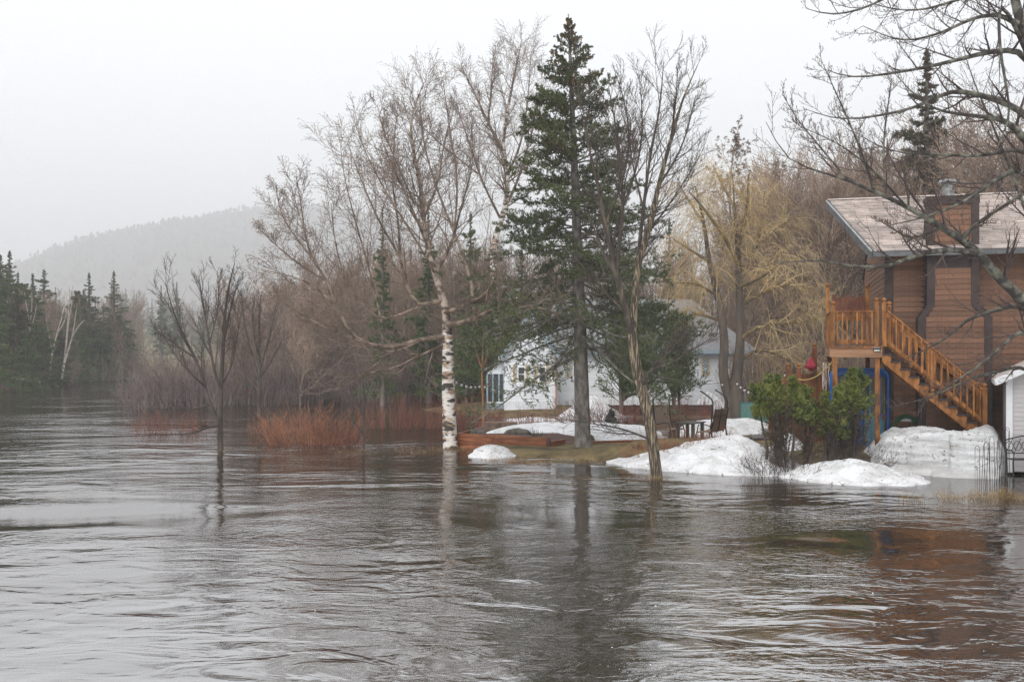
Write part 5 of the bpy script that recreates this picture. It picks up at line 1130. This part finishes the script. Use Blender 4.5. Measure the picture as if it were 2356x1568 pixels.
for sx, a in ((-1, -.22), (1, GW_ + .22)):
    zq = EZ - .22 * (AP - EZ) / gxm; r_ = MB(); q = [(a, -.28, zq), (gxm, -.28, AP), (gxm, 6.2, AP), (a, 6.2, zq)]
    r_.add(q + [(x, y, z + .1) for x, y, z in q], [(0, 1, 2, 3), (4, 7, 6, 5), (0, 4, 5, 1), (0, 3, 7, 4)]); r_.build('gable_roof', m_wroof, wh)
    MB().beam((a, -.30, zq + .0), (gxm, -.30, AP + .0), .04, .16).build('rake_board', m_blu, wh)
MB().box(-.3, .0, -.26, 6, EZ - .42, EZ - .24).build('eave_board', m_white, wh)
# main wing
MX1 = lx(1733, 53); MY = 2.0; MEZ = lz(806, 53)
MB().box(GW_ + .0, MX1, MY + .03, MY + 8.5, -.3, MEZ).build('wing_wall', m_wside, wh)
for k in range(25):
    z = -.2 + k * .145
    if z < MEZ - .1: board(wh, GW_ + .001, MX1, MY + .028, z, lapw, e=.145)
e0, e1 = GW_ - .4, lx(1743, 52.6); rz_ = lz(688, 57); rxa, rxb = GW_ + .2, lx(1592, 57)
pts = [(e0, MY - .45, MEZ), (e1, MY - .45, MEZ), (e1, MY + 8.9, MEZ), (e0, MY + 8.9, MEZ), (rxa, MY + 4.2, rz_), (rxb, MY + 4.2, rz_)]
mr_ = MB().add(pts + [(x, y, z - .15) for x, y, z in pts[:4]], [(0, 1, 5, 4), (2, 3, 4, 5), (0, 6, 7, 1), (1, 7, 8, 2)], [(1, 2, 5), (3, 0, 4)], [(6, 9, 8, 7)]).build('wing_roof', m_wroof, wh)
MB().box(e0, e1 + .02, MY - .49, MY - .452, MEZ - .17, MEZ + .01).build('gutter', m_blu, wh)
MB().lathe((lx(1655, 55), MY + 3.2, lz(790, 55)), [(.09, 0), (.09, 2.2), (.14, 2.25), (.14, 2.4), (.01, 2.45)], 10).build('vent_pipe', m_metal, wh)
def window(px0, px1, py0, py1, y, Y, shutters=()):
    x0, x1, z0, z1 = lx(px0, Y), lx(px1, Y), lz(py1, Y), lz(py0, Y); f = .07
    w = MB().box(x0 - f, x1 + f, y - .06, y, z1, z1 + f).box(x0 - f, x1 + f, y - .06, y, z0 - f, z0).box(x0 - f, x0, y - .06, y, z0, z1).box(x1, x1 + f, y - .06, y, z0, z1).build('window', m_white, wh)
    MB().box(x0, x1, y - .03, y - .01, z0, z1).build('pane', m_glass, w); MB().box(x0, x1, y - .045, y - .031, (z0 + z1) / 2 - .02, (z0 + z1) / 2 + .02).build('meeting_rail', m_white, w)
    MB().box(x0 - .12, x1 + .12, y - .1, y - .061, z0 - f - .22, z0 - f).build('flower_box', m_white, w)
    for s in shutters: shutter(s[0], s[1], py0 - 6, py1 + 4, y, Y)
def shutter(px0, px1, py0, py1, y, Y):
    x0, x1, z0, z1 = lx(px0, Y), lx(px1, Y), lz(py1, Y), lz(py0, Y)
    s = MB().box(x0, x1, y - .05, y - .01, z0, z0 + .06).box(x0, x1, y - .05, y - .01, z1 - .06, z1).box(x0, x0 + .06, y - .05, y - .01, z0 + .06, z1 - .06).box(x1 - .06, x1, y - .05, y - .01, z0 + .06, z1 - .06).build('shutter', m_tan, wh)
    n_ = 5
    for i in range(n_):
        za, zb = z0 + .06 + (z1 - z0 - .12) * i / n_, z0 + .06 + (z1 - z0 - .12) * (i + 1) / n_
        MB().beam((x0 + .06, y - .03, za), (x1 - .06, y - .03, zb), .02, .03).build('lattice', m_blu, s); MB().beam((x1 - .06, y - .026, za), (x0 + .06, y - .026, zb), .02, .03).build('lattice', m_blu, s)
window(1193, 1206, 845, 876, 0, Yg, ((1180, 1188), (1209, 1217))); window(1241, 1254, 845, 876, 0, Yg, ((1229, 1236), (1257, 1265)))
shutter(1300, 1316, 826, 866, MY, 53); window(1320, 1338, 828, 862, MY, 53); window(1560, 1580, 828, 862, MY, 53); shutter(1614, 1632, 824, 864, MY, 53)
window(1694, 1708, 826, 858, MY, 53, ((1684, 1690), (1714, 1730)))
MB().lathe((lx(1279), -.05, 0), [(.04, -.2), (.04, lz(800))], 8).build('downspout', mat('rust_pipe', (.40, .20, .11), (.48, .26, .16), 4, .6), wh)
MB().box(lx(1698, 53) - .2, lx(1698, 53) - .1, MY - .08, MY - .01, 0, MEZ - .2).build('downspout', m_white, wh)
MB().box(lx(1659, 53), lx(1673, 53), MY - .15, MY - .01, lz(896, 53), lz(870, 53)).build('meter_box', mat('meter_grey', (.30, .31, .32), (.36, .37, .38)), wh)
# screened porch
pw = lx(1122, 51.5)
pr = MB().add([(pw - .2, .1, EZ - 1.0), (-.001, .1, EZ - .45), (-.001, 4, EZ - .45), (pw - .2, 4, EZ - 1.0), (pw - .2, .1, EZ - .9), (-.001, .1, EZ - .35), (-.001, 4, EZ - .35), (pw - .2, 4, EZ - .9)], [(0, 1, 2, 3), (4, 7, 6, 5), (0, 4, 5, 1), (0, 3, 7, 4)]).build('porch_roof', m_wroof, wh)
MB().poly([(pw, EZ - 1.12), (-.002, EZ - 1.12), (-.002, EZ - .46), (pw, EZ - .98)], .32, .36).build('porch_gable', m_wside, wh)
for px in (1121, 1134, 1148, 1159): MB().box(lx(px, 51.3) - .04, lx(px, 51.3) + .04, .3, .38, -.4, EZ - 1.12).build('porch_post', m_blu, wh)
MB().box(pw, 0, .33, .37, -.4, .42).build('porch_panel', m_blu, wh); MB().box(pw, 0, .29, .39, .42, .5).build('porch_sill', m_white, wh)
for a, b_ in ((1121, 1134), (1134, 1148), (1148, 1159)): MB().box(lx(a, 51.3) + .045, lx(b_, 51.3) - .045, .335, .345, .502, EZ - 1.13).build('screen', m_glass, wh)
MB().box(pw + .02, -.01, 3.8, 3.9, -.4, EZ - 1.12).build('porch_back', m_trim, wh)
# low brown wall and teal fence in front of the wing
c = at(1400, 800, 48.5); lw = thing('low_timber_wall', 'long low brown timber wall in front of the white wing', 'wall', (c[0], c[1], 0), R(2))
L_ = (1640 - 1400) / FPX * 48.5
for k in range(3): MB().box(0, L_, 0, .14, .12 + k * .17, .28 + k * .17).build('timber', mat('old_brown_timber', (.07, .04, .035), (.12, .075, .06), 3, .8, orand=.15), lw)
for k in range(5): MB().box(L_ * k / 4 - .06, L_ * k / 4 + .06, -.06, -.002, -.3, .66).build('post', MATS['old_brown_timber'], lw)
c = at(1702, 800, 43.5); tf = thing('teal_fence', 'short teal mesh fence between willow trunk and porch steps', 'fence', (c[0], c[1], .1), R(-3))
m_teal = mat('teal_mesh', (.07, .16, .14), (.11, .21, .19), 14, .7)
MB().box(0, 1.3, -.005, .005, .03, .92).build('mesh_panel', m_teal, tf)
for k in range(3): MB().tubes(np.array([[(k * .64, -.03, -.3), (k * .64, -.03, 1.0)]]), np.full((1, 2), .025), 6).build('post', mat('green_post', (.03, .08, .06), (.04, .1, .08)), tf)
for z in (.05, .90): MB().box(0, 1.3, -.02, -.008, z - .012, z + .012).build('wire_rail', MATS['green_post'], tf)

# ------------------------------------------------------------------ timber planter on the lawn
m_plank = mat('wet_timber', (.15, .05, .02), (.27, .10, .045), 4, .45, .35, (.3, 1, 3), 5, orand=.15)
def gpt(px, Y): p = at(px, 800, Y); return np.array([p[0], p[1]])
pA, pB, pC, pD, pE = gpt(1054, 33.3), gpt(1262, 31.6), gpt(1332, 33.2), gpt(1322, 36.6), gpt(1112, 36.4)
pl = thing('timber_planter', 'long red-brown timber raised bed between the birch and the spruce', 'planter', (pA[0], pA[1], 0))
def plank(a, b, z, h, w=.09):
    a3 = np.array([*(a - pA), z + h / 2]); b3 = np.array([*(b - pA), z + h / 2]); MB().beam(a3, b3, w, h - .008).build('plank', m_plank, pl)
for k in range(4):
    m1 = pA + (pB - pA) * (.40 + .02 * (k % 2)); z = -.02 + k * .125
    plank(pA, m1 - .008 * nrm(pB - pA), z, .125); plank(m1 + .008 * nrm(pB - pA), pB, z, .125)
    plank(pE, pA + (pE - pA) * .02, z, .125)
    if k < 3: plank(pB + (pC - pB) * .03, pB + (pC - pB) * (1, .8, .5)[k], z, .125)
MB().box(*(pB - pA)[[0]] - .07, *(pB - pA)[[0]] + .07, *(pB - pA)[[1]] - .12, *(pB - pA)[[1]] + .02, -.1, .5).build('post', MATS['wet_brown_board'], pl)
soil = [(p - pA) for p in (pA, pB, pC, pD, pE)]
MB().add([(*p, .22) for p in soil], [(0, 1, 2, 3, 4)]).build('soil', mat('bark_mulch', (.06, .028, .02), (.11, .055, .04), 12, .9, .8), pl)
g = np.random.default_rng(140)
def rock(name, label, c, sx, sy, sz, m_, cat):
    th = np.linspace(0, 2 * math.pi, 14, endpoint=False); V = []
    for i, ph in enumerate(np.linspace(.02, 1.7, 7)):
        for t_ in th:
            k = 1 + .35 * float(fbm(np.array(c[0] + 2 * math.cos(t_) + i * .6), np.array(c[1] + 2 * math.sin(t_)), 3)); V.append((sx * math.sin(ph) * math.cos(t_) * k, sy * math.sin(ph) * math.sin(t_) * k, sz * math.cos(ph) * k))
    f = [[i * 14 + j, i * 14 + (j + 1) % 14, (i + 1) * 14 + (j + 1) % 14, (i + 1) * 14 + j] for i in range(6) for j in range(14)]
    MB().add(V, f).build(name, m_, None, True, loc=tuple(c), label=label, cat=cat)
m_rock = mat('mossy_rock', (.06, .055, .05), (.16, .14, .12), 5, .8, .6)
m_log = mat('rotten_wood', (.09, .06, .045), (.17, .12, .09), 6, .85, .5)
rock('rock', 'mossy grey stone at left end inside the timber planter', (*gpt(1098, 34.6), .36), .3, .2, .16, m_rock, 'rock')
rock('rock', 'long dark stone in the middle of the timber planter', (*gpt(1190, 34.6), .36), .48, .25, .18, m_rock, 'rock')
rock('rock', 'dark stone at the foot of the tall spruce', (*gpt(1358, 33.6), .12), .18, .16, .28, m_log, 'rock')
for px, w, lab in ((1130, .5, 'larger sawn stump behind the timber planter'), (1168, .38, 'smaller sawn stump right of the larger stump')):
    c = gpt(px, 40.8); s_ = thing('tree_stump', lab, 'stump', (c[0], c[1], .0))
    MB().lathe((0, 0, 0), [(w * 1.15, -.2), (w, .1), (w * .95, .33)], 14).build('stump_side', m_log, s_, True); MB().lathe((0, 0, .33), [(w * .95, 0), (w * .5, .012), (.001, .015)], 14).build('cut_face', mat('sawn_wood', (.16, .08, .055), (.22, .13, .09), 8, .7), s_)
MB().beam((0, 0, 0), (1.9, .4, .02), .14, .1).build('loose_plank', m_plank, None, loc=(*gpt(1352, 32.8), .2), label='loose red-brown plank lying right of the spruce base', cat='plank')
shrub('evergreen_seedling', 'tiny grey-green evergreen sprig in the timber planter', (*gpt(1232, 34.2), .36), .1, .1, .28, 24, g, m_needle2, .012, .8, (3, 0))

# ------------------------------------------------------------------ garden glider: two facing seats and a table in one frame
c = at(1588, 800, 35.2); gl = thing('garden_glider', 'tan mesh garden glider with facing seats, table and bent black posts', 'garden swing', (c[0], c[1], .02), R(-33))
m_sling = mat('tan_mesh', (.19, .135, .10), (.25, .18, .13), 30, .7, .2); m_tbl = mat('dark_table', (.05, .045, .04), (.09, .08, .07), 6, .3)
for s in (-1, 1):
    for y in (-.68, .68):
        tube(gl, 'post', [(s * 1.12, y, 0), (s * 1.05, y, .5), (s * 1.08, y, 1.0), (s * 1.12, y, 1.42), (s * 1.06, y, 1.56), (s * .88, y, 1.70), (s * .66, y, 1.83)], .026)
        tube(gl, 'arm', [(s * .5, y * .86, .42), (s * .55, y * .86, .66), (s * .72, y * .86, .68), (s * 1.02, y * .86, .62)], .018)
        tube(gl, 'leg', [(s * .5, y * .9, 0), (s * .46, y * .9, .3), (s * .5, y * .86, .42)], .022)
        tube(gl, 'base_rail', [(s * 1.12, y, .03), (s * .3, y, .06)], .02)
    for ya, yb in ((-.60, -.015), (.015, .60)):
        v = [(s * 1.0, ya, .42), (s * 1.0, yb, .42), (s * 1.16, yb, 1.2), (s * 1.16, ya, 1.2)]; MB().add(v + [(x + .02, y, z) for x, y, z in v], [(0, 1, 2, 3), (4, 7, 6, 5), (0, 4, 5, 1), (1, 5, 6, 2), (2, 6, 7, 3), (3, 7, 4, 0)]).build('seat_back', m_sling, gl)
    for y in (-.61, 0, .61): tube(gl, 'back_bar', [(s * .98, y, .36), (s * 1.02 + .02 * s, y, .5), (s * 1.19, y, 1.22)], .02)
    tube(gl, 'back_bar', [(s * 1.16, -.61, .98), (s * 1.16, .61, .98)], .016)
    MB().box(min(s * .5, s * 1.0), max(s * .5, s * 1.0), -.6, .6, .40, .425).build('seat', m_sling, gl)
    tube(gl, 'seat_rail', [(s * .5, -.6, .4), (s * .5, .6, .4)], .02)
MB().box(-.36, .36, -.58, .58, .66, .70).build('table_top', m_tbl, gl)
for x in (-.28, .28):
    for y in (-.42, .42): MB().box(x - .05, x + .05, y - .05, y + .05, 0, .66).build('table_leg', m_tbl, gl)

# ------------------------------------------------------------------ cafe lights strung across the yard
m_bulb = mat('clear_bulb', (.34, .34, .32), (.42, .42, .40), 3, .15, spec=.6)
def lights(name, label, pts, n):
    P = []
    for a, b_, s in pts: P.append(sag(at(*a), at(*b_), s, 14))
    P = np.concatenate(P); t = thing(name, label, 'string lights', tuple(P[0])); Q = P - P[0]
    MB().tubes(Q[None], np.full((1, len(Q)), .009), 4).build('wire', m_black, t)
    dl = np.concatenate([[0], np.cumsum(np.linalg.norm(np.diff(Q, axis=0), axis=1))])
    for i in range(n):
        k = float(np.interp((i + .5) / n * dl[-1], dl, np.arange(len(Q)))); j = int(k); p = Q[j] * (1 - k + j) + Q[min(j + 1, len(Q) - 1)] * (k - j)
        s_ = MB().lathe(tuple(p - [0, 0, .075]), [(.022, 0), (.026, .07), (.005, .075)], 6).build('socket', m_black, t)
        MB().lathe(tuple(p - [0, 0, .18]), [(.003, 0), (.042, .025), (.048, .06), (.025, .104)], 8).build('bulb', m_bulb, s_)
lights('string_lights', 'string of clear bulbs sagging from the birch past the porch to the spruce', [((1045, 868, 33.3), (1110, 880, 38.5), .12), ((1110, 880, 38.5), (1330, 858, 31.9), .45)], 15)
lights('string_lights', 'string of clear bulbs running from cedars past willow to the porch rail', [((1500, 872, 45), (1692, 872, 45), .25), ((1692, 872, 45), (1814, 846, 31), .6)], 14)

# ------------------------------------------------------------------ far bank: chairs, tarp, slab
m_wp = mat('white_plastic', (.55, .56, .58), (.62, .63, .65), 3, .5)
for px, Y, rz, lab in ((42, 93, 1.2, 'white plastic garden chair nearest the grey slab on the far bank'), (24, 94, 2.0, 'leftmost white plastic garden chair on the far bank')):
    c = at(px, 800, Y); ch_ = thing('garden_chair', lab, 'chair', (c[0], c[1], .25), rz)
    for x in (-.24, .24):
        for y in (-.22, .22): MB().box(x - .025, x + .025, y - .025, y + .025, -.4, .44).build('leg', m_wp, ch_)
    MB().box(-.28, .28, -.27, .27, .44, .48).build('seat', m_wp, ch_)
    for k in range(4): MB().box(-.24 + .14 * k, -.15 + .14 * k, .25, .28, .48, 1.02).build('back_slat', m_wp, ch_)
    MB().box(-.28, .28, .24, .29, 1.02, 1.1).build('back_top', m_wp, ch_)
c = at(56, 800, 95); MB().box(-.55, .35, -.1, .1, -.4, 1.7).poly([(-.3, 1.7), (.35, 1.7), (.3, 2.5), (.15, 2.5)], -.1, .1).build('grey_slab', mat('grey_board', (.22, .21, .2), (.3, .29, .28)), None, loc=(c[0], c[1], .1), label='leaning pale grey slab beside the white garden chairs', cat='slab')
c = at(72, 800, 96); bt_ = MB().lathe((0, 0, 0), [(.3, 0), (.42, .3), (.40, 1.0), (.46, 1.4), (.3, 1.75), (.05, 1.8)], 10)
bt_.build('blue_tarp', mat('tarp_blue', (.01, .10, .28), (.03, .16, .36), 6, .5, .5), None, True, loc=(c[0], c[1], .35), label='bright blue tarp bundle right of the grey slab on the far bank', cat='tarp')
c = shpos(573, 930); sk = thing('marker_stake', 'thin wooden stake with red tip in the flooded thicket', 'stake', tuple(c)); MB().box(-.03, .03, -.03, .03, -.3, .75).build('shaft', m_tan, sk); MB().box(-.035, .035, -.035, .035, .752, .92).build('red_tip', mat('red_paint', (.5, .03, .02), (.55, .04, .03)), sk)

# ------------------------------------------------------------------ dry grass, debris, froth: nobody could count these
g = np.random.default_rng(150)
def tufts(name, label, spots, m_, hgt, per):
    V, F, n0 = [], [], 0; mb = MB()
    for x, y, z, r_ in spots:
        K = per; a = g.random(K) * 6.28; q = r_ * np.sqrt(g.random(K)); P = np.stack([x + q * np.cos(a), y + q * np.sin(a), np.full(K, z - .05)], 1)
        d = nrm(np.stack([g.normal(0, .55, K), g.normal(0, .55, K), np.ones(K)], 1)); L = hgt * (.4 + .8 * g.random(K))[:, None]; mid = P + d * L * .6; tip = mid + nrm(d + np.stack([g.normal(0, .6, K), g.normal(0, .6, K), -.3 * np.ones(K)], 1)) * L * .5
        mb.tubes(np.stack([P, mid, tip], 1), np.tile([.004, .0035, .0015], (K, 1)), 3)
    return mb.build(name, m_, None, kind='stuff', label=label, cat='grass')
S = [(*shpos(2100 + 250 * g.random(), 1138 + 12 * g.random())[:2], 0, .28) for _ in range(11)] + [(*shpos(2312, 1142)[:2], 0, .25)] * 4
tufts('dry_grass', 'pale dead grass poking from the flood along the right shore', S, m_drygrass, .26, 34)
S = [(*shpos(880 + 240 * g.random(), 1030 + 14 * g.random())[:2], 0, .4) for _ in range(14)] + [(*shpos(1120 + 330 * g.random(), 1052 + 14 * g.random())[:2], 0, .4) for _ in range(34)]
S += [(*shpos(px, py)[:2], 0, .3) for px, py in ((1036, 1034), (1020, 1036), (1050, 1036), (1510, 1100), (1500, 1101), (1522, 1101), (507, 1038), (1341, 1046), (1322, 1048), (1362, 1048), (836, 1036), (790, 1040), (820, 1044))]
tufts('dry_grass', 'tawny dead grass along the flooded lawn edge', S, m_drygrass, .15, 26)
S = []
for _ in range(340):
    x, y = 9 * g.random() + 1, 28.5 + 8 * g.random(); z = gz(x, y)
    if z > -.02: S.append((x, y, z, .35))
tufts('lawn_grass', 'flattened tan grass on the lawn round the spruce', S, mat('lawn_straw', (.10, .08, .03), (.19, .15, .065), 1.5, .9, irand=.4), .075, 20)
mb = MB(); K = 260
fx = np.concatenate([g.uniform(1300, 1900, 6), g.normal(640, 90, 9), g.normal(1450, 70, 14), g.uniform(1800, 2300, 6)]); fy = np.concatenate([g.uniform(1230, 1560, 6), g.normal(1370, 25, 9), g.normal(1510, 25, 14), g.uniform(1280, 1500, 6)])
for a_, b_ in zip(fx, fy):
    p = shore(a_, b_); r_ = .004 + .009 * g.random() ** 3; mb.lathe((p[0], p[1], 0), [(r_, -.004), (r_ * .9, r_ * .35), (r_ * .4, r_ * .6), (.0005, r_ * .65)], 7)
mb.build('river_foam', mat('foam', (.5, .5, .51), (.58, .58, .59), rough=.4), None, True, kind='stuff', label='scattered foam bubbles drifting on the river', cat='foam')
# ------------------------------------------------------------------ haze
MB().box(-2450, 2450, -90, 3550, -2.6, 425).build('haze', None, kind='stuff', label='thin rain mist filling the air over river and hill', cat='haze')
hm = bpy.data.materials.new('mist'); hm.use_nodes = True; n = hm.node_tree.nodes; n.clear()
pv = n.new('ShaderNodeVolumePrincipled'); pv.inputs['Density'].default_value = .00075; pv.inputs['Color'].default_value = (.97, .98, 1, 1)
pv.inputs['Anisotropy'].default_value = .2; pv.inputs['Density Attribute'].default_value = ''; pv.inputs['Temperature Attribute'].default_value = ''; pv.inputs['Color Attribute'].default_value = ''
ho = n.new('ShaderNodeOutputMaterial'); hm.node_tree.links.new(pv.outputs[0], ho.inputs['Volume'])
bpy.data.objects['haze'].data.materials.append(hm)
